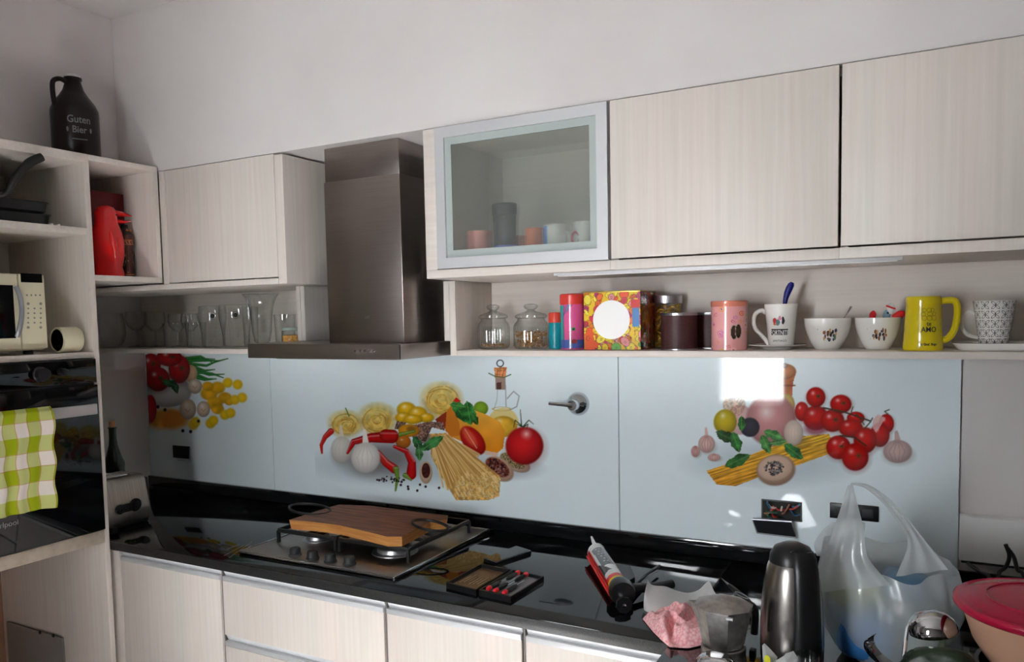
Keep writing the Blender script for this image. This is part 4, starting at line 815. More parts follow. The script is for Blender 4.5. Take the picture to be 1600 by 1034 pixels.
for s_t, sz, dy in (('te', .014, .46), ('AMO', .017, .345), ('id Graf. Bogo', .0078, .10)):
    part('lettering', wrap(text_mb(s_t, sz, .0002, bold=.0002, squash=.85), (x, -.165, ZS + h * dy), rf, ha), INK, t, label='black lettering')
rd = random.Random(5)
for k in range(9):
    u, v = (k % 3 - 1) * .010 + rd.uniform(-.002, .002), (k // 3) * .009; rr = rd.uniform(.004, .006); pts = [(u + rr * math.cos(a), v + rr * math.sin(a), 0) for a in np.linspace(0, 2 * PI, 15)[:-1]]
    q = MB(); n = 14; inn = [(u + (rr - .0006) * math.cos(a), v + (rr - .0006) * math.sin(a), 0) for a in np.linspace(0, 2 * PI, 15)[:-1]]; q.add(pts + inn, [(i, (i + 1) % n, n + (i + 1) % n, n + i) for i in range(n)]); part('drawn_curl', wrap(q, (x, -.165, ZS + h * .60), rf, ha), INK, t, label='thin dark drawn curl', smooth=0)

# patterned mug on a long white dish
A_ = ony(1482, 545, -.13); pd = thing('dish', 'long white serving dish under the leaf-patterned mug', 'dish', (.12, -.12, ZS))
x0, x1 = A_[0] + .006, A_[0] + .26; mb = MB()
pr_ = []
for s_, zz in ((.80, .0005), (.86, .0005), (.93, .010), (1.0, .0165), (.97, .0170), (.90, .0110), (.80, .0060)): pr_.append((s_, zz))
cxp, cyp, ax, ay = (x0 + x1) / 2, -.125, (x1 - x0) / 2, .085; seg = 48; vs = []
for s_, zz in pr_:
    for i in range(seg):
        a = 2 * PI * i / seg; ca_, sa_ = math.cos(a), math.sin(a); q = (abs(ca_) ** 5 + abs(sa_) ** 5) ** (-1 / 5); off = (s_ - 1) * .085
        vs.append((cxp + (ax + off) * q * ca_, cyp + (ay + off) * q * sa_, ZS + zz))
fs = [(j * seg + i, j * seg + (i + 1) % seg, (j + 1) * seg + (i + 1) % seg, (j + 1) * seg + i) for j in range(len(pr_) - 1) for i in range(seg)] + [tuple(range(seg)), tuple((len(pr_) - 1) * seg + i for i in range(seg))]
part('plate', mb.add(vs, fs), WHITE, pd)
zb = ZS + .0065; A_, B_ = ony(1519, 480, -.125), ony(1589, 480, -.125); x, r = (A_[0] + B_[0]) / 2, (B_[0] - A_[0]) / 2 * .97; h = ony(1553, 469.5, -.125)[2] - zb
t = thing('mug', 'white mug with a black leaf lattice pattern, standing on the long dish', 'mug', (x, -.125, zb), 0, 'mugs on the niche shelf')
part('body', MB().lathe([(0, .001), (r * .62, 0), (r * .655, .002)] + [(r * (.655 + .345 * k), h * k) for k in (.25, .5, .75, 1)] + [(r * .95, h), (r * .62, .008), (0, .006)], (x, -.125, zb), 56), WHITE, t)
rf = lambda z: r * (.655 + .345 * min(1, max(0, (z - zb) / h)))
lm = MB(); nC = 12; 
for j in range(5):
    vz = h * (.10 + .20 * j)
    for i in range(nC):
        for kx, ky in ((1, 1), (-1, 1), (1, -1), (-1, -1)):
            cu_ = (i + .5 * 0) * 2 * PI / nC; R_ = rf(zb + vz); ul = .0068 * R_ / r; vl = .0072; n = 12; out = []; inn = []
            for a in np.linspace(0, 2 * PI, n + 1)[:-1]:
                for L, sc in ((out, 1.0), (inn, .72)):
                    u = .0057 * math.cos(a) * sc; v = .0027 * math.sin(a) * (abs(math.sin(a)) ** .3) * sc; L.append(((u * .707 - v * .707) * kx + ul * .62 * kx, (u * .707 + v * .707) * ky + vl * .62 * ky))
            vv = [(p[0], p[1]) for p in out + inn]; lm.add([(x + (rf(zb + vz + b) + .0005) * math.cos(cu_ + a / R_), -.125 + (rf(zb + vz + b) + .0005) * math.sin(cu_ + a / R_), zb + vz + b) for a, b in vv], [(q, (q + 1) % n, n + (q + 1) % n, n + q) for q in range(n)])
part('leaf_pattern', lm, INK, t, label='black outlined leaf lattice print', smooth=0)
part('handle', MB().tube(S([(x + a * r, -.125, zb + b * h) for a, b in ((-.90, .72), (-1.15, .78), (-1.42, .70), (-1.52, .52), (-1.38, .34), (-1.1, .24), (-.74, .20))]), .0042, 10), WHITE, t)

# ================================================================== glasses on the left niche shelf
ZL = 1.5072
def gl(label, pl, pr, tp, Y, prof, cat='drinking glass', name='drinking_glass', m=GLASS, foot=None):
    a, b = ony(pl, 515, Y), ony(pr, 515, Y); x, r = (a[0] + b[0]) / 2, (b[0] - a[0]) / 2; h = ony((pl + pr) / 2, tp, Y)[2] - ZL
    t = thing(name, label, cat, (x, Y, ZL), 0, 'glasses on the left niche shelf')
    part('bowl', MB().lathe([(q * r, z * h) for q, z in prof], (x, Y, ZL), 36), m, t, smooth=60)
    if foot: part('foot', MB().lathe([(q * r, z * h) for q, z in foot], (x, Y, ZL), 30), m, t)
    return t, x, r, h
STEMLESS = [(0, .03), (.55, .01), (.85, .15), (1, .40), (.97, .65), (.84, 1.0)]; TUMB = [(.0, .04), (.80, .02), (.86, .05), (1, 1)]
WB = [(0, .46), (.4, .48), (.85, .62), (1, .78), (.92, 1.0)]; WF = [(.85, 0), (.8, .015), (.15, .05), (.09, .1), (.09, .42), (.2, .46)]
gl('round stemless glass at the far left end of the left niche', 155, 186, 490, -.16, STEMLESS, m=GLASS_T)
gl('small stemmed glass second from the left in the left niche', 203, 224, 487, -.08, WB, m=GLASS_T, foot=WF)
gl('small stemmed glass third from the left in the left niche', 232, 253, 488, -.10, WB, m=GLASS_T, foot=WF)
gl('small stemmed glass fourth from the left in the left niche', 268, 287, 490, -.07, WB, m=GLASS_T, foot=WF)
gl('small stemmed glass left of the printed tumblers in the left niche', 288, 306, 490, -.07, WB, m=GLASS_T, foot=WF)
gl('low tumbler in front of the stemmed glasses in the left niche', 262, 288, 505, -.15, TUMB, m=GLASS_T)
gl('low tumbler just left of the first printed tumbler', 295, 317, 503, -.15, TUMB, m=GLASS_T)
for pl, pr, tp, lab in ((318, 348, 478, 'first tall beer tumbler with a round dark print'), (351, 387, 476, 'second tall beer tumbler with a round dark print, beside the tall sundae glass')):
    t, x, r, h = gl(lab, pl, pr, tp, -.16, [(0, .04), (.72, .02), (.78, .08), (.82, .35), (.98, .70), (1, .85), (.93, 1)], m=GLASS_T)
    ha = head_to_cam(x, -.16); q = MB(); n = 20; z0 = ZL + h * .76
    for R1, R2 in ((.0135, .0118), (.0085, .0), ):
        o_ = [(R1 * math.cos(a), R1 * math.sin(a) * 1.0, 0) for a in np.linspace(0, 2 * PI, n + 1)[:-1]]; i_ = [(R2 * math.cos(a), R2 * math.sin(a), 0) for a in np.linspace(0, 2 * PI, n + 1)[:-1]]; q.add(o_ + i_, [(k, (k + 1) % n, n + (k + 1) % n, n + k) for k in range(n)])
    part('round_print', wrap(q, (x, -.16, z0), lambda z: r * .99, ha), INK, t, smooth=0)
gl('bubbled glass tumbler squeezed between beer tumbler and sundae glass', 383, 401, 479, -.05, TUMB, m=GLASS_T)
gl('tall flared sundae glass near the right end of the left niche', 389, 430, 459, -.14, [(0, .05), (.3, .08), (.42, .12), (.52, .30), (.60, .60), (.66, .78), (.84, .93), (1.0, 1.0)], m=GLASS_T, foot=[(.5, 0), (.5, .03), (.25, .05), (.3, .08)])
gl('plain clear tumbler behind the small spice jar', 433, 458, 491, -.055, TUMB, m=GLASS_T)
t, x, r, h = gl('small glass jar of yellow pasta at the right end of the left niche', 444, 466, 511, -.19, [(0, .02), (.9, .01), (1, .06), (1, .8), (.9, .84)], 'jar', 'small_jar')
part('lid', MB().lathe([(r * .95, 0), (r, .001), (r, h * .14), (0, h * .15)], (x, -.19, ZL + h * .84), 28), base_mat('pale_green_lid', rgb(150, 170, 160), .4), t, label='pale green lid'); o = part('pasta', MB().lathe([(0, .001), (r * .9, .001), (r * .92, h * .6), (0, h * .64)], (x, -.19, ZL + .001), 24), noise_mat('yellow_pasta', rgb(190, 120, 50), rgb(226, 176, 90), nscale=120, rough=.7), t); o['kind'] = 'stuff'

# ================================================================== cups behind the frosted flap
ZC = 1.7355
def cupb(label, pl, pr, tp, Y, m, name='cup', prof=None, group='cups behind the frosted glass'):
    a, b = ony(pl, 375, Y), ony(pr, 375, Y); x, r = (a[0] + b[0]) / 2, (b[0] - a[0]) / 2; h = ony((pl + pr) / 2, tp, Y)[2] - ZC
    t = thing(name, label, 'cup', (x, Y, ZC), 0, group); part('body', MB().lathe(prof and [(q * r, z * h) for q, z in prof] or [(0, .002), (r * .85, 0), (r * .95, .005), (r, h * .5), (r, h), (r * .93, h), (r * .9, .01), (0, .008)], (x, Y, ZC), 32), m, t); return t, x, r, h
cupb('salmon pink cup behind the frosted glass, leftmost', 735, 768, 362, -.335, PINKC)
t, x, r, h = cupb('tall dark tumbler behind the frosted glass', 775, 811, 319, -.335, BLACK, 'tumbler', [(0, .01), (.8, 0), (.84, .03), (.92, .8), (1.0, .82), (1.0, .98), (.9, 1), (0, 1)])
part('label_patch', MB().lathe([(r * .9, 0), (r * .93, h * .3)], (x, -.337, ZC + h * .04), 32), base_mat('violet_blue_print', rgb(120, 130, 215), .4), t, label='violet blue printed band')
cupb('orange cup behind the frosted glass, beside the tall dark tumbler', 824, 850, 357, -.335, ORANGE)
cupb('small brown-orange cup behind the frosted glass, half hidden', 812, 828, 369, -.29, base_mat('terracotta_glaze', rgb(170, 90, 60), .5))
t, x, r, h = cupb('blue and white mug behind the frosted glass', 853, 888, 352, -.335, WHITE, 'mug')
q = MB(); n = 12
for i in range(n): a0, a1 = PI * (1.02 + .36 * i / n), PI * (1.02 + .36 * (i + 1) / n); R_ = r * 1.01; q.add([(x + R_ * math.cos(a0), -.335 + R_ * math.sin(a0), ZC + .003), (x + R_ * math.cos(a1), -.335 + R_ * math.sin(a1), ZC + .003), (x + R_ * math.cos(a1), -.335 + R_ * math.sin(a1), ZC + h * .97), (x + R_ * math.cos(a0), -.335 + R_ * math.sin(a0), ZC + h * .97)], [(0, 1, 2, 3)])
part('blue_side', q, SKY, t, label='bright blue painted side'); part('handle', MB().tube(handle_pts(x, -.335, r * .95, ZC + h * .2, ZC + h * .8, .018, -.25), .004, 8), WHITE, t)
t, x, r, h = cupb('white mug with a pink ring behind the frosted glass, rightmost', 899, 930, 347, -.335, WHITE, 'mug')
q = MB().tube([(x - r * .55 + .010 * math.cos(a), -.335 - r * .86, ZC + h * .6 + .016 * math.sin(a)) for a in np.linspace(0, 2 * PI, 17)[:-1]], .0035, 6, True); part('pink_ring', q, base_mat('pink_print', rgb(214, 90, 110), .5), t, label='pink ring print')

# ================================================================== things in and on the oven tower
XM = XT - .030
mw = thing('microwave_oven', 'cream microwave oven with a silver curved door handle', 'microwave', (-2.5, -1.04, 1.5175))
P0 = onx(71, 470, XM)
part('housing', MB().box(-2.72, XM - .012, -1.27, P0[1], 1.530, 1.757, .006), CREAM, mw)
part('front_panel', MB().box(XM - .012, XM, onx(31, 470, XM)[1], P0[1] + .001, 1.534, 1.756, .005), CREAM, mw)
dr = part('door', MB().box(XM - .012, XM, -1.27, onx(31, 470, XM)[1] - .002, 1.534, 1.756, .005), CREAM, mw)
part('door_window', MB().box(XM, XM + .0015, -1.24, onx(21, 470, XM)[1], 1.568, 1.722), BGLASS, dr)
part('door_handle', MB().tube(S([onx(a, b, XM + c) for a, b, c in ((25, 448, .002), (31, 462, .014), (34, 485, .018), (32, 508, .014), (27, 526, .002))]), .0075, 10, flat=.8), SILVERP, dr, label='curved silver door handle')
ya, yb = onx(32, 430, XM)[1], onx(65, 430, XM)[1]; part('display', MB().box(XM, XM + .0012, ya, yb, onx(40, 441, XM)[2], onx(40, 427, XM)[2]), BGLASS, mw, label='black display window')
for r in range(7):
    for c in range(4 if r == 0 else 3):
        if r in (0,): q = (42 + c * 6.8, 461 + r)
        else: q = (44 + c * 9.8, 467 + r * 7.4)
        P = onx(*q, XM)
        if r in (1, 6) and c == 1: continue
        part('key', MB().lathe([(.0042 if r in (1, 6) else .0028, 0), (.0042 if r in (1, 6) else .0028, .0015), (0, .0018)], (XM - .0005, P[1], P[2]), 10, (1, 0, 0)), CREAM2, mw)
for fx in (XM - .045, -2.685):
    for fy in (P0[1] - .035, -1.185): part('foot', MB().cyl((fx, fy, 1.5175), .014, .0135, 14), BLACK, mw)
A_, B_ = onx(88, 531, -2.375), onx(118, 531, -2.375); rr = .0395
t = thing('hollow_roll', 'cream hollow ceramic roll lying on its side beside the microwave', 'mug', (-2.375, (A_[1] + B_[1]) / 2, 1.5175))
part('wall', MB().lathe([(rr * .86, .004), (rr * .90, 0), (rr, .003), (rr * 1.01, .035), (rr, .062), (rr * .93, .067), (0, .067)], (-2.375, A_[1], 1.518 + rr), 40, (0, 1, 0)), CREAM, t)
part('lining', MB().lathe([(rr * .86, .004), (rr * .83, .05), (0, .052)], (-2.375, A_[1], 1.518 + rr), 40, (0, 1, 0)), BLACK, t, label='dark inside of the roll')
# pans in the top cubby
ZP = 1.9055
t = thing('grill_pan', 'black square grill pan topmost in the stack with its handle pointing up and out', 'pan', (-2.5, -.86, ZP + .035))
def pan(t, y0, y1, x0, x1, z, h):
    mb = MB(); o = [(x0, y0), (x1, y0), (x1, y1), (x0, y1)]
    rr_ = .03; n = 5
    def rnd(x0, x1, y0, y1):
        L = []
        for cx, cy, a0 in ((x1 - rr_, y1 - rr_, 0), (x0 + rr_, y1 - rr_, PI / 2), (x0 + rr_, y0 + rr_, PI), (x1 - rr_, y0 + rr_, 1.5 * PI)):
            for k in range(n): a = a0 + PI / 2 * k / (n - 1); L.append((cx + rr_ * math.cos(a), cy + rr_ * math.sin(a)))
        return L
    rings = [(.012, 0), (.004, .006), (0, h), (-.004, h + .002), (.003, h - .001), (.012, .006)]; vs = []; N = n * 4
    for ins, zz in rings: vs += [(a, b, z + zz) for a, b in rnd(x0 + ins, x1 - ins, y0 + ins, y1 - ins)]
    fs = [(j * N + i, j * N + (i + 1) % N, (j + 1) * N + (i + 1) % N, (j + 1) * N + i) for j in range(len(rings) - 1) for i in range(N)] + [tuple(range(N))[::-1], tuple((len(rings) - 1) * N + i for i in range(N))]
    part('pan_body', mb.add(vs, fs), NONSTICK, t)
pan(t, -1.10, onx(80, 320, -2.37)[1], -2.58, -2.37, ZP + .036, .032)
part('handle', MB().tube(S([(-2.42, -.99, ZP + .10), onx(2, 305, -2.36), onx(22, 280, -2.33), onx(45, 255, -2.315), onx(66, 245, -2.305)]), [.009] * 6 + [.010] * 6 + [.012] * 6 + [.013] * 6 + [.012], 12), BLACKM, t)
t = thing('grill_pan', 'black lower pan at the bottom of the stack in the top cubby', 'pan', (-2.5, -.86, ZP))
pan(t, -1.08, onx(84, 338, -2.375)[1], -2.60, -2.375, ZP, .033)
for k, q in enumerate(((80, 349), (91, 350))):
    P = onz(q[0], q[1], ZP + .004) if False else onx(*q, -2.36); solo('bottle_cap', MB().cyl((P[0], P[1], ZP), .0055, .007, 14), WHITEP, ('left' if k == 0 else 'right') + ' one of two small white caps beside the pans', 'tub', 'white tubs beside the pans')  # two small bottle caps as plain white cylinders
# growler on top of the tower
XB, ZB = -2.437, 2.1355; A_, B_ = onx(84, 200, XB), onx(151, 215, XB); yb = (A_[1] + B_[1]) / 2; r = .0715; h = onx(115, 122, XB)[2] - ZB
t = thing('growler', 'dark brown glass growler jug with an ear handle on top of the oven tower', 'bottle', (XB, yb, ZB))
prof = [(0, .004), (r * .93, 0), (r * .98, .006), (r * .985, h * .56), (r * .97, h * .60), (r * .86, h * .67), (r * .60, h * .77), (r * .44, h * .84), (r * .34, h * .93), (r * .32, h * .965), (r * .37, h * .97), (r * .37, h * .995), (r * .30, h)]
part('body', MB().lathe(prof, (XB, yb, ZB), 48), AMBER, t)
part('handle', MB().tube(S([(XB, yb - r * .30, ZB + h * .93), (XB + .002, yb - r * .62, ZB + h * .945), (XB + .002, yb - r * .92, ZB + h * .90), (XB + .002, yb - r * .98, ZB + h * .80), (XB, yb - r * .92, ZB + h * .66), (XB, yb - r * .86, ZB + h * .60)]), .0075, 10), AMBER, t)
part('cap', MB().lathe([(r * .30, 0), (r * .31, .006), (r * .2, .010), (0, .010)], (XB, yb, ZB + h), 20), WHITEP, t, label='white cap')
DIMG = base_mat('dim_grey_print', rgb(104, 106, 108), .6); ha = head_to_cam(XB, yb) + .16; rf = lambda z: r * .985
for s_t, sz, dz_ in (('Guten', .032, .40), ('Bier', .030, .28), ):
    part('lettering', wrap(text_mb(s_t, sz, .0002, bold=.0004, squash=.85), (XB, yb, ZB + h * dz_), rf, ha), DIMG, t, label='dim grey printed lettering')
part('print_line', wrap(MB().add([(-.022, 0, 0), (0, -.001, 0), (.022, 0, 0), (.022, .003, 0), (0, .002, 0), (-.022, .003, 0)], [(0, 1, 4, 5), (1, 2, 3, 4)]), (XB, yb, ZB + h * .20), rf, ha), DIMG, t, label='dim grey line of print', smooth=0)
for u in (-.034, .034):
    part('hop_mark', wrap(MB().add([(u + .0035 * math.cos(a), .010 + .008 * math.sin(a), 0) for a in np.linspace(0, 2 * PI, 13)[:-1]], [tuple(range(12))]), (XB, yb, ZB + h * .28), rf, ha), DIMG, t, label='small hop shaped mark', smooth=0)
# corner cube things
ZQ = 1.7605; XP = -2.425; yp = (onx(150, 400, XP)[1] + onx(187, 400, XP)[1]) / 2; r = .0530
t = thing('penguin_jug', 'glossy red penguin shaped jug with an open beak', 'jug', (XP, yp, ZQ)); h = onx(170, 322, XP)[2] - ZQ
part('body', MB().lathe([(0, 0), (r * .86, 0), (r * .90, h * .06), (r * .80, h * .14), (r * .96, h * .32), (r * .98, h * .48), (r * .86, h * .64), (r * .68, h * .75), (r * .64, h * .82), (r * .66, h * .90), (r * .50, h * .97), (r * .2, h), (0, h)], (XP, yp, ZQ), 40), RED, t, smooth=60)
part('beak', MB().tube([(XP + .01, yp + r * .30, ZQ + h * .905), (XP + .014, yp + r * .9, ZQ + h * .90), (XP + .02, yp + r * 1.55, ZQ + h * .885)], [.019, .012, .002], 10, flat=.7).tube([(XP + .01, yp + r * .30, ZQ + h * .79), (XP + .014, yp + r * .9, ZQ + h * .79), (XP + .02, yp + r * 1.45, ZQ + h * .805)], [.017, .010, .002], 10, flat=.6), RED, t)
part('wing', MB().tube(S([(XP + r * .80, yp - r * .3, ZQ + h * .62), (XP + r * .97, yp - r * .25, ZQ + h * .45), (XP + r * .85, yp - r * .1, ZQ + h * .25)], 4), [.004, .007, .010, .011, .011, .009, .007, .004, .002], 10), RED, t)
for s_ in (-1, 1): part('eye', MB().lathe([(.0035, 0), (.0028, .002), (0, .003)], (XP + r * .58, yp + r * (.12 + .2 * s_), ZQ + h * .87), 10, (1, .3, 0)), INK, t)
a0 = onx(205, 306, -2.49); solo('box', MB().box(-2.515, -2.485, -.648, -.424, ZQ, a0[2], .001), DRED, 'dark red cardboard box standing behind the penguin jug', 'box')
XO = -2.452; A_, B_ = onx(186, 400, XO), onx(214, 400, XO); yo, r = -.451, .028; h = onx(200, 350, XO)[2] - ZQ
t = thing('bottle', 'squat dark bottle with orange ornament right of the penguin jug', 'bottle', (XO, yo, ZQ))
def ob(p):
    rd = random.Random(3); H = h * 780
    for _ in range(60): u, v = rd.uniform(-120, 120), rd.uniform(0, H); p.ell(u, v, 1.6, 1.6, rd.choice([(170, 90, 50), (150, 60, 40), (190, 130, 60)]))
    for v in (H * .12, H * .22, H * .92): p.line([(-200, v), (200, v)], .8, (190, 110, 60))
    for c in (-60, 0, 18, 60): p.ell(c, H * .55, 9, 26, (180, 150, 90)); p.ell(c, H * .55, 7.6, 24, (14, 12, 12))
    for u in range(-60, 61, 10): p.line([(u, H * .14), (u + 3, H * .20)], 1.4, (200, 120, 80))
    for u in (30, 36): p.line([(u, 0), (u, H)], .5, (190, 150, 90))
round_print('body', (XO, yo, ZQ), r, h * .78, ob, t, TIN, 90, 60, bg=(70, 26, 20)); part('neck', MB().lathe([(r, 0), (r * .8, h * .08), (r * .45, h * .14), (r * .42, h * .2), (0, h * .2)], (XO, yo, ZQ + h * .781), 24), base_mat('dark_brown_wax', rgb(40, 22, 18), .4), t)
part('label_fruit', MB().lathe([(0, -.002), (.006, 0), (0, .006)], (XO + r * .7, yo - .004, ZQ + h * .86), 12).lathe([(0, -.002), (.006, 0), (0, .006)], (XO + r * .72, yo + .007, ZQ + h * .86), 12), base_mat('amber_yellow', rgb(214, 140, 40), .4), t, label='two amber yellow drops')

# ================================================================== toaster corner
ZT = .9003
tx = -2.452; y0, y1 = -.632, -.412
t = thing('toaster', 'brushed steel toaster with a black oval control panel', 'toaster', (tx - .08, (y0 + y1) / 2, ZT))
zt_ = onx(234, 738, tx - .01)[2]
sec = [(-.17, .020), (-.165, .014), (0.004, .014), (.008, .022), (.004, .06), (-.012, zt_ - ZT - .018), (-.022, zt_ - ZT - .004), (-.034, zt_ - ZT), (-.140, zt_ - ZT), (-.155, zt_ - ZT - .01), (-.166, zt_ - ZT - .05)]
n = len(sec); mb = MB(); mb.add([(tx + a, y0, ZT + b) for a, b in sec] + [(tx + a, y1, ZT + b) for a, b in sec], [tuple(range(n)), tuple(range(2 * n - 1, n - 1, -1))] + [(i, n + i, n + (i + 1) % n, (i + 1) % n) for i in range(n)])
part('shell', mb, STEEL_H, t, smooth=50); part('base', MB().box(tx - .165, tx + .002, y0 + .004, y1 - .004, ZT, ZT + .014, .003), BLACK, t, label='black plastic foot frame')
part('end_cap', MB().box(tx - .160, tx - .004, y1, y1 + .006, ZT + .01, zt_ - .012, .003), base_mat('dark_grey_plastic', rgb(60, 60, 62), .4), t, label='dark grey end cap')
P1, P2 = onx(188, 796, tx + .006), onx(212, 790, tx + .006); cp = part('control_panel', MB().lathe([(.017, 0), (.017, .003), (.014, .005), (0, .005)], (tx + .004, P1[1], P1[2]), 28, (1, 0, 0)).box(tx + .003, tx + .0088, P1[1], P2[1], P1[2] - .013, P1[2] + .015).lathe([(.023, 0), (.023, .003), (.019, .006), (0, .006)], (tx + .004, P2[1], P2[2] + .004), 32, (1, 0, 0)), BLACK, t)
for q in ((183, 799), (190, 797), (197, 795)): P = onx(*q, tx + .009); part('button', MB().lathe([(.0042, 0), (.0036, .002), (0, .002)], (tx + .0085, P[1], P[2]), 14, (1, 0, 0)), CHROME, cp)
part('dial', MB().lathe([(.015, 0), (.013, .009), (0, .009)], (tx + .010, P2[1], P2[2] + .004), 24, (1, 0, 0)), SOFTBLK, cp)
for k in (0, 1): part('slot', MB().box(tx - .115 + k * .045, tx - .095 + k * .045, y0 + .03, y1 - .03, zt_ - .0005, zt_ + .0006), INK, t)
for k, (dx, dz_) in enumerate(((-.060, 0), (-.105, .005))): solo('flat_tray', MB().box(tx + dx - .050, tx + dx + .022, y0 + .012, y1 - .05 - k * .035, zt_ + .002 + k * .006, zt_ + .0055 + k * .006, .001), WHITE, ('lower' if k == 0 else 'upper') + ' of two thin white trays lying on the toaster', 'tray', 'white trays on the toaster')
Pb = onz(180, 800, .9); XW = -2.72; A_, B_ = onx(163, 720, XW), onx(193, 720, XW); yw, r = (A_[1] + B_[1]) / 2, .038; h = onx(173, 664, XW)[2] - ZT
t = thing('wine_bottle', 'dark green wine bottle with a cork behind the toaster', 'bottle', (XW, yw, ZT))
part('body', MB().lathe([(0, .004), (r * .9, 0), (r, .006), (r, h * .50), (r * .95, h * .56), (r * .65, h * .66), (r * .42, h * .76), (r * .36, h * .84), (r * .36, h * .955), (r * .42, h * .96), (r * .42, h * .975), (0, h * .975)], (XW, yw, ZT), 36), GREENB, t); part('cork', MB().cyl((XW, yw, ZT + h * .974), r * .30, h * .07, 16), CORK, t)
P = onz(176, 829, ZT + .010)
t = thing('plug', 'black power plug lying by the oven tower', 'plug', (P[0], P[1], ZT)); part('housing', MB().box(P[0] - .02, P[0] + .012, P[1] - .012, P[1] + .012, ZT, ZT + .022, .005), BLACK, t); part('cable', MB().tube(S([(P[0] - .018, P[1], ZT + .011), (P[0] - .06, P[1] + .02, ZT + .006), (P[0] - .09, P[1] + .01, ZT + .004)]), .0034, 8), BLACK, t)

# ================================================================== gas hob with cutting board
hx0, hx1, hy0, hy1 = -1.832, -1.252, -.572, -.052; ZH = .9003
hb = thing('gas_hob', 'four burner stainless steel gas hob with black iron grates', 'hob', ((hx0 + hx1) / 2, (hy0 + hy1) / 2, ZH))
part('plate', MB().box(hx0, hx1, hy0, hy1, ZH, ZH + .010, .003), STEEL_H, hb)
mb = MB()
for a in ((hx0, hx1, hy0, hy0 + .006), (hx0, hx1, hy1 - .006, hy1), (hx0, hx0 + .006, hy0, hy1), (hx1 - .006, hx1, hy0, hy1)): mb.box(*a, ZH + .0005, ZH + .0125, .0025)
part('rim', mb, CHROME, hb, label='bright polished rim')
ZQ_ = ZH + .0102
for q in ((460, 868), (487, 873), (515, 878), (545, 882)):
    P = onz(q[0], q[1], ZQ_); part('knob', MB().lathe([(.019, 0), (.019, .003), (.0165, .006), (.0155, .020), (.013, .0235), (0, .0235)], (P[0], P[1] + .004, ZQ_), 24), SOFTBLK, hb)
for bx_, by_, br in ((-1.70, -.37, .032), (-1.70, -.17, .038), (-1.395, -.375, .046), (-1.395, -.165, .032)):
    b = part('burner_ring', MB().lathe([(br * 1.5, 0), (br * 1.5, .002), (br * 1.15, .004), (br * 1.1, .014), (br, .018), (br * .7, .019)], (bx_, by_, ZQ_), 32), ALU, hb, label='aluminium burner ring')
    part('burner_cap', MB().lathe([(br * .95, 0), (br * .95, .005), (br * .85, .008), (0, .008)], (bx_, by_, ZQ_ + .019), 32), BLACKM, b)
ZG = ZQ_ + .044
for gx0, gx1 in ((-1.790, -1.560), (-1.545, -1.294)):
    g = MB(); gy0, gy1 = -.448, -.115; w = .0045; cx_ = (gx0 + gx1) / 2
    for y in (gy0, gy1): g.box(gx0, gx1, y - w, y + w, ZG - .012, ZG, .0015)
    for x in (gx0, gx1): g.box(x - w, x + w, gy0, gy1, ZG - .012, ZG, .0015)
    g.box(gx0, gx1, (gy0 + gy1) / 2 - w, (gy0 + gy1) / 2 + w, ZG - .012, ZG, .0015)
    for y in (gy0 + .095, gy1 - .095):
        g.box(gx0, cx_ - .035, y - w * .8, y + w * .8, ZG - .010, ZG).box(cx_ + .035, gx1, y - w * .8, y + w * .8, ZG - .010, ZG)
    g.box(cx_ - w * .8, cx_ + w * .8, gy0, gy0 + .06, ZG - .010, ZG).box(cx_ - w * .8, cx_ + w * .8, gy1 - .06, gy1, ZG - .010, ZG)
    for x in (gx0, gx1):
        for y in (gy0, gy1): g.box(x - w, x + w, y - w, y + w, ZQ_, ZG - .006, .001)
    part('grate', g, BLACKM, hb, label='black iron pan grate')
P = onz(598, 884, ZQ_); tm = text_mb('Whirlpool', .012, .0001); tm.v = [(P[0] + a, P[1] + b, ZQ_ + .0003 + c) for a, b, c in tm.v]; part('lettering', tm, INK, hb)
# board: live-edge slab
ZC_ = ZG + .0006; th_ = .030
cb = thing('cutting_board', 'thick rustic wooden cutting board with iron ring handles lying on the hob', 'cutting board', (-1.5, -.3, ZC_))
CBW = noise_mat('walnut_board', rgb(92, 50, 34), rgb(148, 92, 60), (3, 40, 3), nscale=2.4, detail=5, rough=.5, bump=.2, distort=.6); CBE = noise_mat('live_edge_wood', rgb(196, 124, 62), rgb(222, 160, 92), (4, 4, 60), nscale=3, rough=.5, lo=.3, hi=.7, bump=.1)
def at(q, z): return onz(q[0], q[1], z)
zt2 = ZC_ + th_
topc = [at(q, zt2) for q in ((452, 812), (490, 815), (530, 820), (572, 830), (605, 838), (628, 838), (652, 826), (672, 815), (699, 811), (700, 805), (640, 798), (580, 790), (530, 788), (515, 792), (480, 803))]
topc = [np.array(p) for p in topc]; cen = sum(topc) / len(topc); nb = len(topc)
up = [(p[0], p[1]) for p in topc]; lo_ = [(cen[0] + (p[0] - cen[0]) * .985, cen[1] + (p[1] - cen[1]) * .97) for p in topc]
mb = MB(); mb.add([(a, b, zt2) for a, b in up] + [(a, b, zt2 - .0004) for a, b in up], [tuple(range(nb))] + [(i, (i + 1) % nb, nb + (i + 1) % nb, nb + i) for i in range(nb)])
part('top_face', mb, CBW, cb, smooth=20, label='dark brown grained top')
mb = MB(); mb.add([(a, b, zt2 - .0005) for a, b in up] + [(a, b, ZC_) for a, b in lo_], [tuple(range(nb)), tuple(range(2 * nb - 1, nb - 1, -1))] + [(i, (i + 1) % nb, nb + (i + 1) % nb, nb + i) for i in range(nb)])
part('live_edge', mb, CBE, cb, smooth=40, label='pale honey coloured edge')
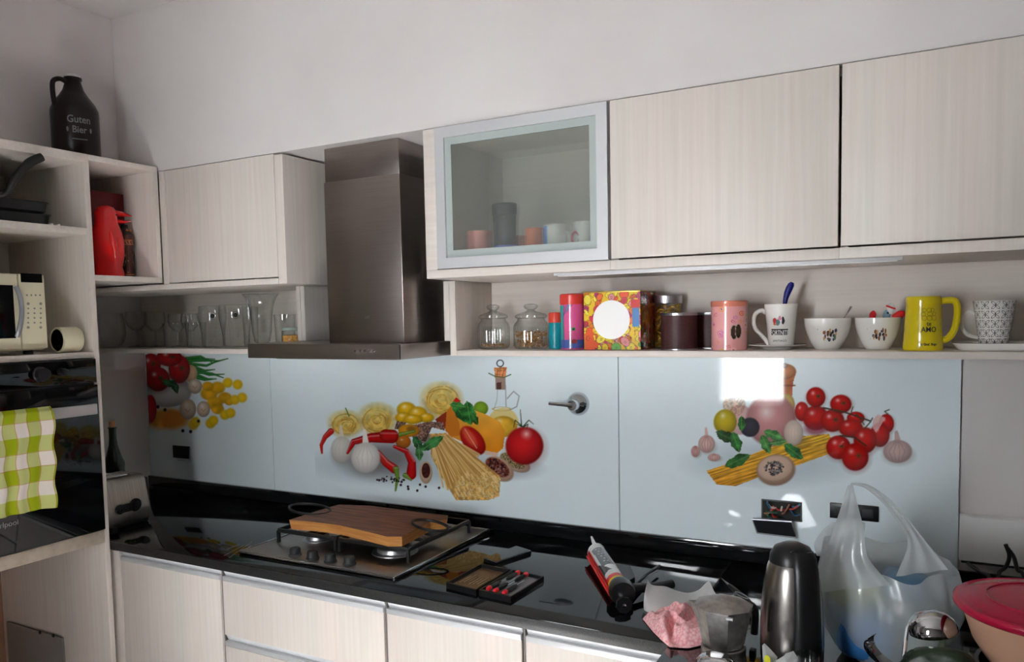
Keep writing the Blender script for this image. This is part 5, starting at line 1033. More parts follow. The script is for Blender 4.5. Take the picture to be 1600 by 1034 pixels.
c1 = at((484, 797), zt2); part('ring_handle', MB().tube([(c1[0] + .075 * math.cos(a), c1[1] + .052 * math.sin(a), zt2 + .004 - .006 * math.cos(a)) for a in np.linspace(0, 2 * PI, 25)[:-1]], .0045, 8, True), BLACKM, cb, label='black iron ring handle')
c1 = at((672, 823), zt2); part('ring_handle', MB().tube([(c1[0] + .058 * math.cos(a), c1[1] + .040 * math.sin(a), zt2 + .005 - .008 * math.cos(a)) for a in np.linspace(0, 2 * PI, 25)[:-1]], .0045, 8, True), BLACKM, cb, label='black iron ring handle')

# ================================================================== phone, screwdriver case, caulking gun
ZW = .9003
def quad_box(c4, z0, z1, inset=0.0):
    cen = sum(np.array(p[:2]) for p in c4) / 4; P = [tuple(cen + (np.array(p[:2]) - cen) * (1 - inset)) for p in c4]; return MB().prism(P, z0, z1)
c4 = [onz(a, b, ZW + .011) for a, b in ((756, 871), (775, 878), (830, 859), (807, 852))]
ph = thing('smartphone', 'smartphone lying face up beside the hob', 'phone', tuple(sum(c4) / 4 - np.array([0, 0, .011])))
part('case', quad_box(c4, ZW, ZW + .0085), BLACK, ph); part('frame', quad_box(c4, ZW + .004, ZW + .0105, .03), ALU, ph, label='silver frame'); part('screen', quad_box(c4, ZW + .0105, ZW + .0112, .06), BGLASS, ph)
cA = [onz(a, b, ZW + .016) for a, b in ((748, 921), (798, 932), (850, 900), (802, 889))]; cB = [onz(a, b, ZW + .016) for a, b in ((697, 910), (744, 921), (797, 889), (752, 880))]
kc = thing('tool_case', 'open black precision screwdriver case', 'case', tuple(sum(cA + cB) / 8 - np.array([0, 0, .016])))
def tray(c4, h, col, nm, lab):
    cen = sum(np.array(p[:2]) for p in c4) / 4; o = [np.array(p[:2]) for p in c4]; i_ = [cen + (p - cen) * .93 for p in o]; n = 4; vs = []
    for L, z in ((o, ZW), (o, ZW + h), (i_, ZW + h), (i_, ZW + .004)): vs += [(p[0], p[1], z) for p in L]
    fs = [(j * n + k, j * n + (k + 1) % n, (j + 1) * n + (k + 1) % n, (j + 1) * n + k) for j in range(3) for k in range(4)] + [(3, 2, 1, 0), (12, 13, 14, 15)]
    part(nm, MB().add(vs, fs), col, kc, label=lab, smooth=0); return i_
iA = tray(cA, .016, BLACK, 'tray', None); iB = tray(cB, .016, BLACK, 'lid_tray', None)
def lerp4(i_, u, v): return i_[0] * (1 - u) * (1 - v) + i_[1] * u * (1 - v) + i_[2] * u * v + i_[3] * (1 - u) * v
part('tray_insert', MB().prism([tuple(p) for p in iA], ZW + .004, ZW + .0075), base_mat('grey_insert', rgb(140, 140, 145), .35), kc, label='grey tray insert'); part('bit_insert', MB().prism([tuple(p) for p in iB], ZW + .004, ZW + .006), base_mat('brown_reflection_insert', rgb(110, 84, 64), .3), kc, label='glossy bit tray coloured by a brownish reflection')  # bit insert's brown is a reflection put into its base colour
for k in range(7):
    a, b = lerp4(iB, .15 + .11 * k, .2 + .04 * (k % 3)), lerp4(iB, .15 + .11 * k, .55 + .08 * (k % 2)); part('bit', MB().tube([(a[0], a[1], ZW + .008), (b[0], b[1], ZW + .008)], .0013, 6), base_mat('brass_bit', rgb(200, 170, 120), .3, .8) if k == 0 else bpy.data.materials['brass_bit'], kc)
CAP = base_mat('bright_red_cap', rgb(238, 40, 48), .4); nm_ = ['nearest the case hinge, cap towards the viewer', 'second from the hinge, cap towards the viewer', 'third from the hinge, cap towards the viewer', 'on the hinge side with its cap at the far end', 'nearest the outer rim with its cap at the far end']
for k, (u, v0, v1) in enumerate(((.14, .08, .70), (.40, .06, .68), (.70, .06, .70), (.27, .93, .30), (.56, .93, .30))):
    a, b = lerp4(iA, u, v0), lerp4(iA, u, v1); d = (b - a); z = ZW + .0145 + (.004 if k > 2 else 0)
    t = thing('screwdriver', 'small screwdriver with red cap, ' + nm_[k], 'screwdriver', (a[0], a[1], z - .006), 0, 'screwdrivers in the open case')
    f3 = lambda s, zz=0: (a[0] + d[0] * s, a[1] + d[1] * s, z + zz)
    part('cap', MB().tube([f3(-.02), f3(.01), f3(.09), f3(.13)], [.0045, .0062, .0066, .005], 12), CAP, t, label='bright red swivel cap'); part('grip', MB().tube([f3(.135), f3(.2), f3(.5), f3(.62)], [.0042, .0056, .0056, .003], 10), SOFTBLK, t); part('shaft', MB().tube([f3(.62), f3(1.0)], .0013, 6), CHROME, t)
# sealant cartridge in a caulking gun
zc = ZW + .028; a = onz(932, 862, zc); b = onz(968, 918, zc); ax_ = (b - a) / np.linalg.norm(b - a); side = np.array([-ax_[1], ax_[0], 0]); RC = .0245
def al(s, o=0, z=0): return tuple(a + ax_ * s + side * o + np.array([0, 0, z]))
LN = np.linalg.norm(b - a); upv_ = np.array([0, 0, 1.0])
ct = thing('sealant_cartridge', 'red and white sealant cartridge with a pointed nozzle', 'cartridge', al(LN / 2, 0, -.028))
part('nozzle', MB().tube([al(-.075, 0, .022), al(-.040, 0, .014), al(-.006, 0, .008), al(0, 0, .006)], [.003, .0055, .009, .014], 16), WHITEP, ct, label='white pointed nozzle')
# printed tube: painter in mm, u around, v along
nu, nv = 72, 80; th = np.linspace(-PI, PI, nu, endpoint=False); T, Vv = np.meshgrid(th, np.linspace(0, 1, nv + 1)); p = Paint(T * RC * 1000, Vv * LN * 1000, (226, 226, 224))
Lm = LN * 1000; p.poly([(-90, 0), (-32, 0), (-32, Lm), (-90, Lm)], (206, 24, 30)); p.poly([(34, 0), (90, 0), (90, Lm), (34, Lm)], (200, 24, 30)); p.poly([(-24, Lm * .12), (8, Lm * .12), (14, Lm * .62), (-22, Lm * .62)], (96, 102, 104)); p.poly([(-34, Lm * .45), (-4, Lm * .75), (-34, Lm * .78)], (30, 30, 34)); p.poly([(-90, Lm * .86), (90, Lm * .86), (90, Lm * .93), (-90, Lm * .93)], (214, 30, 28)); p.poly([(-90, Lm * .93), (90, Lm * .93), (90, Lm + 2), (-90, Lm + 2)], (246, 196, 30))
for k in range(6): p.line([(-14 + k * .6, Lm * (.16 + .07 * k)), (2 + k * .6, Lm * (.18 + .07 * k))], .8, (210, 214, 214))
upv = np.array([0, 0, 1.0]); X = a[None, None] + ax_ * (Vv * LN)[..., None] + RC * (np.cos(T)[..., None] * upv + np.sin(T)[..., None] * side)
painted('tube', X.reshape(-1, 3), gridfaces(nu, nv, True), p.C, TIN, ct); part('front_rim', MB().tube([al(0), al(.004)], [RC * 1.02, RC * 1.02], 32), WHITEP, ct)
cg = thing('caulking_gun', 'black caulking gun with plunger rod and trigger handle', 'caulking gun', al(LN + .03, 0, -.028))
part('cradle', MB().tube([al(LN + .002, 0, .002), al(LN + .035, -.002, .004), al(LN + .058, -.004, .004)], [RC * 1.10, RC * 1.32, RC * 1.2], 24), BLACK, cg); part('carrier', MB().grid(lambda u, v: tuple(a + ax_ * (LN * v) + RC * 1.10 * (side * math.cos(PI * (1 + u)) + upv_ * math.sin(PI * (1 + u)))), 20, 4), REDP, cg, label='red half round carrier', solid=.001); part('side_rail', MB().tube([al(0, RC + .003, -.012), al(LN + .02, RC + .003, -.012)], .003, 6), REDP, cg, label='red side rail'); part('side_rail', MB().tube([al(0, -RC - .003, -.012), al(LN + .02, -RC - .003, -.012)], .003, 6), REDP, cg, label='red side rail')
part('rod', MB().tube([al(LN + .05), onz(972, 942, zc - .006)], .0034, 10), CHROME, cg, label='steel plunger rod')
e = onz(975, 945, ZW + .022); dk = np.array([ax_[0], ax_[1], 0]); part('plunger_disc', MB().cyl(tuple(e - dk * .004), .020, .008, 8, tuple(dk)), BLACK, cg); part('disc_screw', MB().lathe([(.005, 0), (.004, .002), (0, .003)], tuple(e + dk * .004), 12, tuple(dk)), CHROME, cg)
g0, g1 = np.array(al(LN + .035)), onz(1049, 912, ZW + .022); part('grip', MB().tube(S([g0, g0 * .7 + g1 * .3 + np.array([0, 0, .004]), g0 * .35 + g1 * .65, g1], 4), [.018] * 4 + [.015] * 4 + [.014] * 4 + [.015], 12, flat=.8), BLACK, cg)
g2 = onz(1030, 884, ZW + .018); part('trigger', MB().tube(S([g0 + np.array([.01, .03, 0]), (g0 + g2) / 2 + np.array([0, .012, .0]), g2], 5), .0045, 8), BLACK, cg); g3 = onz(1026, 893, ZW + .014); part('trigger_wire', MB().tube([(g0 + g2) / 2, g3], .0025, 6), SILVERP, cg)
g4 = np.array(al(LN + .02, 0, .012)); part('frame_wing', MB().prism([tuple(q[:2]) for q in (onz(962, 884, ZW + .04), onz(985, 888, ZW + .04), onz(992, 905, ZW + .04), onz(975, 915, ZW + .04))], ZW + .012, ZW + .046), BLACK, cg)

# ================================================================== pink cloth, paper, folding knife, moka pot
def patch_heap(name, outline, cen_px, zf, m, label, cat, nr=26, thick=.003):
    base_ = [onz(x, y, ZW) for x, y in outline]; c = onz(*cen_px, ZW); N = 96; L = []
    for i in range(N):
        t_ = i / N * len(base_); k = int(t_); f = t_ - k; L.append(base_[k] * (1 - f) + base_[(k + 1) % len(base_)] * f)
    mb = MB(); vs = []
    for j in range(nr + 1):
        s_ = j / nr
        for i in range(N): p_ = c + (L[i] - c) * s_; vs.append((p_[0], p_[1], ZW + zf(s_, 2 * PI * i / N, p_)))
    fs = [(j * N + i, j * N + (i + 1) % N, (j + 1) * N + (i + 1) % N, (j + 1) * N + i) for j in range(nr) for i in range(N)]
    return solo(name, mb.add(vs, fs), m, label, cat, smooth=80)
KNIT = base_mat('pink_knit', rgb(240, 170, 172), .85, spec=.1); kn = nd(KNIT, 'ShaderNodeTexVoronoi'); kn.inputs['Scale'].default_value = 150; ktc = nd(KNIT, 'ShaderNodeTexCoord'); kr = nd(KNIT, 'ShaderNodeValToRGB'); kr.color_ramp.elements[0].color = rgb(255, 208, 208); kr.color_ramp.elements[1].color = rgb(242, 160, 168); kr.color_ramp.elements[0].position = .35; kr.color_ramp.elements[1].position = .8
lk(KNIT, ktc.outputs['Object'], kn.inputs['Vector']); lk(KNIT, kn.outputs['Distance'], kr.inputs[0]); lk(KNIT, kr.outputs[0], KNIT.node_tree.nodes['Principled BSDF'].inputs['Base Color']); kb = nd(KNIT, 'ShaderNodeBump'); kb.inputs['Strength'].default_value = .35; kb.inputs['Distance'].default_value = -.003; lk(KNIT, kn.outputs['Distance'], kb.inputs['Height']); lk(KNIT, kb.outputs[0], KNIT.node_tree.nodes['Principled BSDF'].inputs['Normal'])
def zf(s_, a, p_):
    edge = math.sin(min(1, (1 - s_) * 3.0) * PI / 2); return .002 + edge * (.020 + .012 * math.sin(a * 3 + 1 + s_ * 3) + .007 * math.sin(a * 5 + s_ * 9) + .005 * math.sin(a * 9 - s_ * 7) * s_)
patch_heap('cloth', ((1004, 968), (1012, 958), (1035, 956), (1062, 962), (1090, 952), (1106, 958), (1108, 985), (1103, 1008), (1075, 1014), (1046, 1012), (1032, 1000), (1020, 988)), (1058, 984), zf, KNIT, 'crumpled pink knitted cloth beside the moka pot', 'cloth')
PAPER = film('white_paper', rgb(240, 240, 240), .03, .5)
tp = [(1012, 906, -.46), (1020, 914, -.45), (1040, 916, -.44), (1056, 922, -.43), (1075, 926, -.42), (1092, 921, -.41), (1107, 908, -.40), (1115, 922, -.42), (1122, 932, -.44), (1130, 935, -.46)]
bt = [(1006, 952), (1012, 956), (1030, 958), (1046, 958), (1062, 955), (1080, 951), (1096, 948), (1110, 948), (1125, 946), (1134, 942)]
tpw = S([ony(x, y, Y) for x, y, Y in tp], 4); btw = S([onz(x, y, ZW + .004) for x, y in bt], 4)
mb = MB().grid(lambda u, v: tuple(tpw[round(u * (len(tpw) - 1))] * (1 - v) + btw[round(u * (len(btw) - 1))] * v + np.array([0, -.012 * math.sin(v * PI) * (1 + .4 * math.sin(u * 12)), 0])), len(tpw) - 1, 12)
solo('paper_sheet', mb, PAPER, 'curled sheet of white paper behind the pink cloth', 'paper', smooth=60)
kA, kB = onz(1127, 903, ZW + .035), onz(1173, 943, ZW + .012)
t = thing('folding_knife', 'black folding utility knife leaning behind the moka pot', 'knife', tuple(kB - np.array([0, 0, .012])))
dk_ = kB - kA; part('blade', MB().tube([kA, kA + dk_ * .3], [.0008, .0045], 6, flat=.35), SILVERP, t); part('handle', MB().tube([kA + dk_ * .28, kA + dk_ * .45, kA + dk_ * .8, kB], [.005, .007, .009, .007], 8, flat=.7), BLACK, t); q_ = kA + dk_ * .78 + np.array([-.004, -.006, .008]); part('clip_loop', MB().tube([q_ + np.array([.011 * math.cos(w) * .8, 0, .004 * math.sin(w)]) + dk_ / np.linalg.norm(dk_) * .012 * math.cos(w) for w in np.linspace(0, 2 * PI, 17)[:-1]], .0012, 6, True), SILVERP, t)
# moka pot: octagonal
mx_, my_ = -.336, -.760; zr = ony(1135, 957, my_ - .03)[2]
mk = thing('moka_pot', 'worn eight-sided aluminium moka coffee pot', 'coffee pot', (mx_, my_, ZW)); z0 = ZW
part('boiler', MB().lathe([(.050, 0), (.051, .004), (.042, .050), (.041, .056)], (mx_, my_, z0), 8, phase=.5), MOKA, mk, smooth=20); part('collar', MB().lathe([(.041, 0), (.0415, .003), (.0415, .012), (.039, .014)], (mx_, my_, z0 + .0565), 32), MOKA, mk)
zu = z0 + .0705; hu = zr - zu
part('upper_chamber', MB().lathe([(.037, 0), (.039, .002), (.0545, hu), (.052, hu), (.040, .01), (0, .008)], (mx_, my_, zu), 8, phase=.5), MOKA, mk, smooth=20)
ld = part('lid', MB().lathe([(.0550, 0), (.0555, .003), (.030, .013), (.006, .021), (0, .021)], (mx_, my_, zr + .0006), 8, phase=.5), MOKA, mk, smooth=20); part('lid_knob', MB().lathe([(.004, 0), (.006, .006), (.005, .012), (0, .013)], (mx_, my_, zr + .021), 12), BLACK, ld, label='small black lid knob') if False else None
part('hinge', MB().cyl((mx_ + .018, my_ - .054, zr - .002), .0035, .012, 10, (1, 0, 0)), ALU, mk)
part('handle', MB().tube(S([(mx_ + .040, my_ + .030, zr - .012), (mx_ + .046, my_ + .040, zr - .006), (mx_ + .050, my_ + .045, zr - .022), (mx_ + .048, my_ + .045, zr - .062)]), .007, 8), BLACK, mk); part('spout', MB().add([(mx_ - .048, my_ - .014, zr), (mx_ - .048, my_ + .014, zr), (mx_ - .066, my_, zr + .002), (mx_ - .046, my_, zr - .045)], [(0, 2, 3), (2, 1, 3), (0, 1, 2)]), MOKA, mk, smooth=0)

# ================================================================== kettle
kx, ky = -.226, -.665
kt = thing('kettle', 'tall steel electric kettle with a broad black handle', 'kettle', (kx, ky, ZW))
kz = .262; KP = [(0, .001), (.062, 0), (.064, .004)]; part('base', MB().lathe([(0, 0), (.060, 0), (.061, .006), (.058, .020), (0, .021)], (kx, ky, ZW), 40), BLACK, kt, label='black power base')
part('body', MB().lathe([(.056, .0215), (.0585, .030), (.0592, .06), (.0585, .10), (.0560, .145), (.051, .185), (.045, .212), (.042, .218)], (kx, ky, ZW), 56), noise_mat('polished_steel', rgb(150, 144, 140), rgb(165, 160, 155), (2, 2, 2), nscale=2, rough=.27, metal=1.0), kt, smooth=60)
part('lid', MB().lathe([(.0425, .2185), (.041, .232), (.033, .247), (.016, .255), (0, .256)], (kx, ky, ZW), 40), BLACK, kt, smooth=60)
hd_a = head_to_cam(kx, ky) + .42; hd = np.array([math.cos(hd_a), math.sin(hd_a), 0]); sd = np.array([-hd[1], hd[0], 0])
mb = MB(); prof_h = [(.030, .246, .018), (.044, .251, .021), (.054, .240, .023), (.062, .215, .024), (.067, .17, .0245), (.070, .12, .0255), (.071, .07, .027), (.070, .03, .029), (.058, .010, .029)]
pts = [np.array([kx, ky, ZW]) + hd * r_ + np.array([0, 0, z_]) for r_, z_, w_q in prof_h]; vs = []; n = 12
for (r_, z_, w_q), P in zip(prof_h, pts):
    for k in range(n): w_a = 2 * PI * k / n; vs.append(tuple(P + sd * w_q * math.cos(w_a) + hd * .010 * math.sin(w_a)))
mb.add(vs, [(j * n + k, j * n + (k + 1) % n, (j + 1) * n + (k + 1) % n, (j + 1) * n + k) for j in range(len(pts) - 1) for k in range(n)] + [tuple(range(n))[::-1], tuple((len(pts) - 1) * n + k for k in range(n))])
part('handle', mb, BLACK, kt, smooth=60); part('switch', MB().box(kx - .078, kx - .066, ky - .02, ky + .0, ZW + .012, ZW + .035, .003), BLACK, kt)

# ================================================================== shopping bag with groceries
gx, gy = -.066, -.515
def bag_r(a, t):
    f = 1 + .035 * math.sin(6 * a + 3 * t) + .022 * math.sin(11 * a - 4 * t) + .012 * math.sin(19 * a + 9 * t); pr2 = [(.0, .62), (.08, .74), (.3, .93), (.55, 1.02), (.8, 1.0), (1, .93)]
    for (t0, r0), (t1, r1) in zip(pr2, pr2[1:]):
        if t <= t1: q = r0 + (r1 - r0) * (t - t0) / (t1 - t0); break
    return f * q
def bag_top(a): return 1.095 + .030 * math.exp(-((a - 2.6) / .6) ** 2) + .022 * math.exp(-((a - 1.2) / .7) ** 2) + .012 * math.exp(-((a - 4.1) / .35) ** 2) - .010 * math.exp(-((a - 4.9) / .4) ** 2) + .006 * math.sin(7 * a)
def bagf(u, v):
    a = 2 * PI * u; rr_ = bag_r(a, v); z = ZW + .001 + v * (bag_top(a) - ZW); return (gx + .128 * rr_ * math.cos(a), gy + .098 * rr_ * math.sin(a), z)
BAG = film('milky_plastic_film', rgb(226, 234, 238), .34, .22)
bg = thing('shopping_bag', 'white translucent plastic shopping bag full of groceries', 'bag', (gx, gy, ZW))
part('sack', MB().grid(bagf, 120, 40).lathe([(0, 0), (.6, 0)], (0, 0, 0), 4) if False else MB().grid(bagf, 120, 40), BAG, bg, smooth=80)
def ribbon(name, L, R, n=6, fold=.004, lab=None):
    Lw = S([ony(*q) for q in L], n); Rw = S([ony(*q) for q in R], n)
    part(name, MB().grid(lambda u, v: tuple(Lw[round(v * (len(Lw) - 1))] * (1 - u) + Rw[round(v * (len(Rw) - 1))] * u + np.array([0, fold * math.sin(u * 13 + v * 3) * (.3 + .7 * v), 0])), 20, len(Lw) - 1), BAG, bg, smooth=80, label=lab)
ribbon('handle_loop', [(1325, 758, -.53), (1318, 780, -.54), (1308, 810, -.56), (1298, 840, -.585), (1284, 885, -.60), (1280, 925, -.61)], [(1332, 756, -.53), (1338, 780, -.545), (1343, 800, -.57), (1350, 830, -.60), (1356, 870, -.615), (1392, 915, -.62)])
ribbon('handle_loop', [(1328, 757, -.52), (1350, 762, -.515), (1378, 785, -.51), (1402, 815, -.52), (1418, 850, -.55), (1400, 900, -.60)], [(1330, 754, -.52), (1356, 757, -.515), (1388, 778, -.51), (1416, 808, -.52), (1442, 840, -.54), (1482, 890, -.57)])
ribbon('back_flap', [(1276, 868, -.46), (1272, 850, -.45), (1284, 830, -.44), (1300, 815, -.43)], [(1340, 880, -.44), (1342, 850, -.43), (1350, 832, -.42), (1352, 816, -.42)], fold=.006)
def lump(name, label, c, r3, m, cat='package', seed=0, rot=0, wr=0.0):
    mb = MB(); nu, nv = (56, 28) if wr else (28, 14); rd = random.Random(seed); ph_ = [rd.uniform(0, 6) for _ in range(4)]; vs = []
    def f(u, v):
        a = 2 * PI * u; b = PI * (v - .5); q = 1 + .06 * math.sin(3 * a + ph_[0]) * math.cos(b) + .04 * math.sin(5 * a + ph_[1] + 3 * b) + wr * (abs(math.sin(4 * a + 5 * b + ph_[2])) + .7 * abs(math.sin(7 * a - 8 * b + ph_[3])) - .8); x_, y_, z_ = (r3[0] * q * math.copysign(abs(math.cos(a)) ** .7, math.cos(a)) * math.cos(b) ** .6 if abs(v - .5) < .499 else 0), (r3[1] * q * math.copysign(abs(math.sin(a)) ** .7, math.sin(a)) * math.cos(b) ** .6 if abs(v - .5) < .499 else 0), r3[2] * math.copysign(abs(math.sin(b)) ** .8, math.sin(b))
        cr, sr_ = math.cos(rot), math.sin(rot); return (c[0] + x_ * cr - z_ * sr_, c[1] + y_, c[2] + x_ * sr_ + z_ * cr)
    return solo(name, MB().grid(f, nu, nv), m, label, cat, smooth=80)
pb = base_mat('light_blue_wrapper', rgb(70, 140, 215), .35); pg_ = noise_mat('green_white_wrapper', rgb(120, 150, 130), rgb(200, 205, 180), nscale=22, rough=.35, detail=1); py_ = base_mat('yellow_green_wrapper', rgb(190, 196, 80), .4)
lump('package', 'light blue package low in the shopping bag', (gx - .040, gy - .012, ZW + .052), (.056, .066, .051), pb, seed=1)
lump('package', 'green and white package at the right of the shopping bag', (gx + .070, gy, ZW + .062), (.040, .064, .061), pg_, seed=2)
lump('package', 'yellow-green package on the left inside the shopping bag', (gx - .055, gy + .01, ZW + .125), (.050, .065, .022), py_, seed=3)
lump('package', 'dark blue-grey package on top inside the shopping bag', (gx + .035, gy + .005, ZW + .150), (.050, .055, .027), base_mat('slate_wrapper', rgb(80, 120, 150), .35), seed=4, rot=-.15)

# ================================================================== food box on a dark pot, ladle, scoop, odds and ends
ox, oy = .178, -.700; zrim = ony(1487, 925, oy)[2]
pt_ = thing('cooking_pot', 'low black cooking pot under the pink-lidded container', 'pot', (ox + .01, oy, ZW)); part('body', MB().lathe([(0, 0), (.098, 0), (.105, .008), (.108, .098), (.111, .100), (.104, .100), (.100, .01), (0, .009)], (ox + .01, oy, ZW), 48), BLACK, pt_); part('handle', MB().tube(S([(ox - .094, oy - .02, ZW + .085), (ox - .118, oy - .015, ZW + .088), (ox - .118, oy + .015, ZW + .088), (ox - .094, oy + .02, ZW + .085)]), .005, 8), BLACK, pt_)
fc = thing('food_container', 'round peach plastic food container with a translucent pink lid', 'container', (ox, oy, ZW + .101)); zb = ZW + .1012
fl_ = zrim - .006 - zb
part('bowl', MB().lathe([(0, .001), (.070, 0), (.085, .008), (.105, fl_ * .40), (.120, fl_ * .85), (.124, fl_), (.119, fl_ * .9), (.083, .01), (0, .006)], (ox, oy, zb), 64), noise_mat('peach_translucent_plastic', rgb(198, 150, 124), rgb(208, 166, 140), nscale=8, rough=.35), fc, smooth=60)
LIDM = base_mat('translucent_pink_lid', rgb(205, 34, 74), .25, trans=.35, ior=1.3); part('lid', MB().lathe([(.128, -.012), (.1345, -.006), (.1345, .002), (.130, .005), (.124, .003), (.116, .007), (.090, .010), (0, .010)], (ox, oy, zrim - .004), 72), LIDM, fc, smooth=60); part('lid_ring', MB().tube([(ox + .085 * math.cos(w), oy + .085 * math.sin(w), zrim + .0065) for w in np.linspace(0, 2 * PI, 49)[:-1]], .0018, 6, True), LIDM, fc)
# ladle bowl turned over, with its neck
P = ony(1455, 972, -.70)
ldl = thing('ladle', 'shiny steel ladle lying upside down before the shopping bag', 'ladle', tuple(P - np.array([0, 0, .02])))
part('bowl', MB().lathe([(.040, -.016), (.0405, -.012), (.036, .004), (.024, .015), (.010, .0195), (0, .020), ], tuple(P), 40, (-.18, -.05, 1)), CHROME, ldl, smooth=60); q0 = ony(1417, 985, -.715); q1 = ony(1408, 1060, -.76); part('stem', MB().tube(S([P + np.array([-.034, -.01, -.006]), q0, (q0 + q1) / 2, q1]), .0035, 8), CHROME, ldl)
GP = noise_mat('dark_green_foil', rgb(8, 20, 14), rgb(26, 44, 22), nscale=14, rough=.4, bump=1.0, detail=1)
P = ony(1470, 1030, -.775); lump('snack_bag', 'dark green glossy snack bag under the ladle', (P[0] + .004, P[1], ZW + .068), (.060, .024, .068), GP, 'bag', 5, .12, .11)
P = ony(1385, 1030, -.80); sc_ = thing('scoop', 'small steel scoop at the bottom edge left of the ladle', 'scoop', (P[0], P[1], ZW)); a_, b_ = ony(1368, 996, -.80), ony(1408, 1050, -.80)
mb = MB().grid(lambda u, v: tuple(a_ + (b_ - a_) * v + np.array([-.022 * math.sin(v * PI) ** .7 * (1 - abs(2 * u - 1) * .2) - .012 * math.sin(u * PI) * (1 - .3 * v), -.02 + .04 * u, -.004 * math.sin(u * PI)])), 14, 16); part('blade', mb, CHROME, sc_, solid=.0008, smooth=60); part('grip', MB().tube([b_ + np.array([-.012, 0, 0]), b_ + np.array([-.014, -.005, -.05]), (b_[0] - .016, b_[1] - .012, ZW + .004)], .004, 8), CHROME, sc_)
# crumpled wrapper, little glass, shiny pot lid at the bottom edge
P = ony(1205, 1020, -.80)
mb = MB()
for pk in ([(1192, 1034), (1190, 1010), (1195, 1003), (1204, 1014), (1214, 1028), (1210, 1050), (1190, 1052)], [(1212, 1032), (1224, 1026), (1228, 1019), (1240, 1017), (1246, 1030), (1244, 1052), (1214, 1052)]):
    L = [ony(x, y, -.80) for x, y in pk]; n = len(L); c = sum(L) / n + np.array([0, -.008, 0]); mb.add([tuple(c)] + [tuple(p_ + np.array([0, .006 * math.sin(i * 2.1), 0])) for i, p_ in enumerate(L)], [(0, 1 + i, 1 + (i + 1) % n) for i in range(n)])
wr = thing('wrapper', 'crumpled white paper wrapper with a yellow mark at the bottom edge', 'wrapper', (P[0], P[1], ZW)); part('paper', mb, PAPER, wr, smooth=0, solid=.0006); q = ony(1199, 1030, -.812); part('yellow_mark', MB().lathe([(0, 0), (.006, .001), (0, .002)], tuple(q), 12, (0, -1, 0), sy=1.4), base_mat('yellow_print', rgb(226, 220, 40), .5), wr, label='yellow mark')
part('folded_base', MB().box(P[0] - .02, P[0] + .03, P[1] - .01, P[1] + .012, ZW, ZW + .035, .004), PAPER, wr)
P = ony(1262, 1022, -.79); t = thing('shot_glass', 'small clear shot glass before the kettle', 'glass', (P[0], P[1], ZW)); part('body', MB().lathe([(0, .01), (.014, 0), (.017, .01), (.021, P[2] - ZW), (.018, P[2] - ZW), (.014, .012)], (P[0], P[1], ZW), 24), GLASS_T, t)
P = ony(1122, 1034, -.86); t = thing('saucepan_lid', 'rounded bright steel lid at the bottom edge before the moka pot', 'lid', (P[0], P[1], ZW)); zl = ony(1112, 1021, -.86)[2] - ZW
cxl = ony(1118, 1034, -.86)[0]; part('dome', MB().lathe([(.036, 0), (.036, zl * .72), (.034, zl * .86), (.026, zl * .96), (.012, zl), (0, zl)], (cxl, -.86, ZW), 40), CHROME, t, smooth=60)

# ================================================================== fittings on the back wall
c = ony(904, 630.5, 0); tp_ = thing('wall_valve', 'chrome wall valve with a lever pointing left', 'tap', (c[0], 0, c[2])); re = abs(ony(921, 630, 0)[0] - ony(887, 630, 0)[0]) / 2
part('rosette', MB().lathe([(re, 0), (re, .004), (re * .96, .010), (re * .75, .022), (re * .45, .028), (re * .42, .030)], (c[0], -.0003, c[2]), 40, (0, -1, 0)), CHROME, tp_, smooth=60); part('hub', MB().lathe([(re * .46, 0), (re * .48, .012), (re * .42, .022), (0, .024)], (c[0], -.030, c[2]), 32, (0, -1, 0)), CHROME, tp_)
e = ony(858, 630, -.052); part('lever', MB().tube([(c[0], -.046, c[2]), (c[0] - .02, -.050, c[2] + .001), tuple(e)], [.010, .0068, .0058], 12), CHROME, tp_)
def plate_box(name, label, x0, x1, z0, z1, m, cat='socket', d=.009):
    t = thing(name, label, cat, ((x0 + x1) / 2, 0, (z0 + z1) / 2)); part('plate', MB().box(x0, x1, -d, -.0002, z0, z1, .002), m, t); return t
a, b = ony(272, 695, 0), ony(301, 718, 0); t = plate_box('wall_socket', 'black wall socket with a loose metal frame on the left panel', a[0], b[0] - .012, b[2] + .003, a[2], BLACK); fr_ = MB().tube([(b[0] - .004, -.008, a[2] - .002), (b[0] - .002, -.014, b[2]), (a[0] + .035, -.012, b[2] - .006)], .0022, 6); part('loose_frame', fr_, SILVERP, t, label='bent silver frame')
a, b = ony(1297, 784, 0), ony(1373, 815, 0); t = plate_box('wall_socket', 'wide black wall socket behind the shopping bag', a[0], b[0], b[2], a[2], BLACK, d=.008)
for k in (.22, .5, .78): xm = a[0] + (b[0] - a[0]) * k; part('module', MB().box(xm - .013, xm + .013, -.0105, -.008, b[2] + .009, a[2] - .009, .001), SOFTBLK, t)
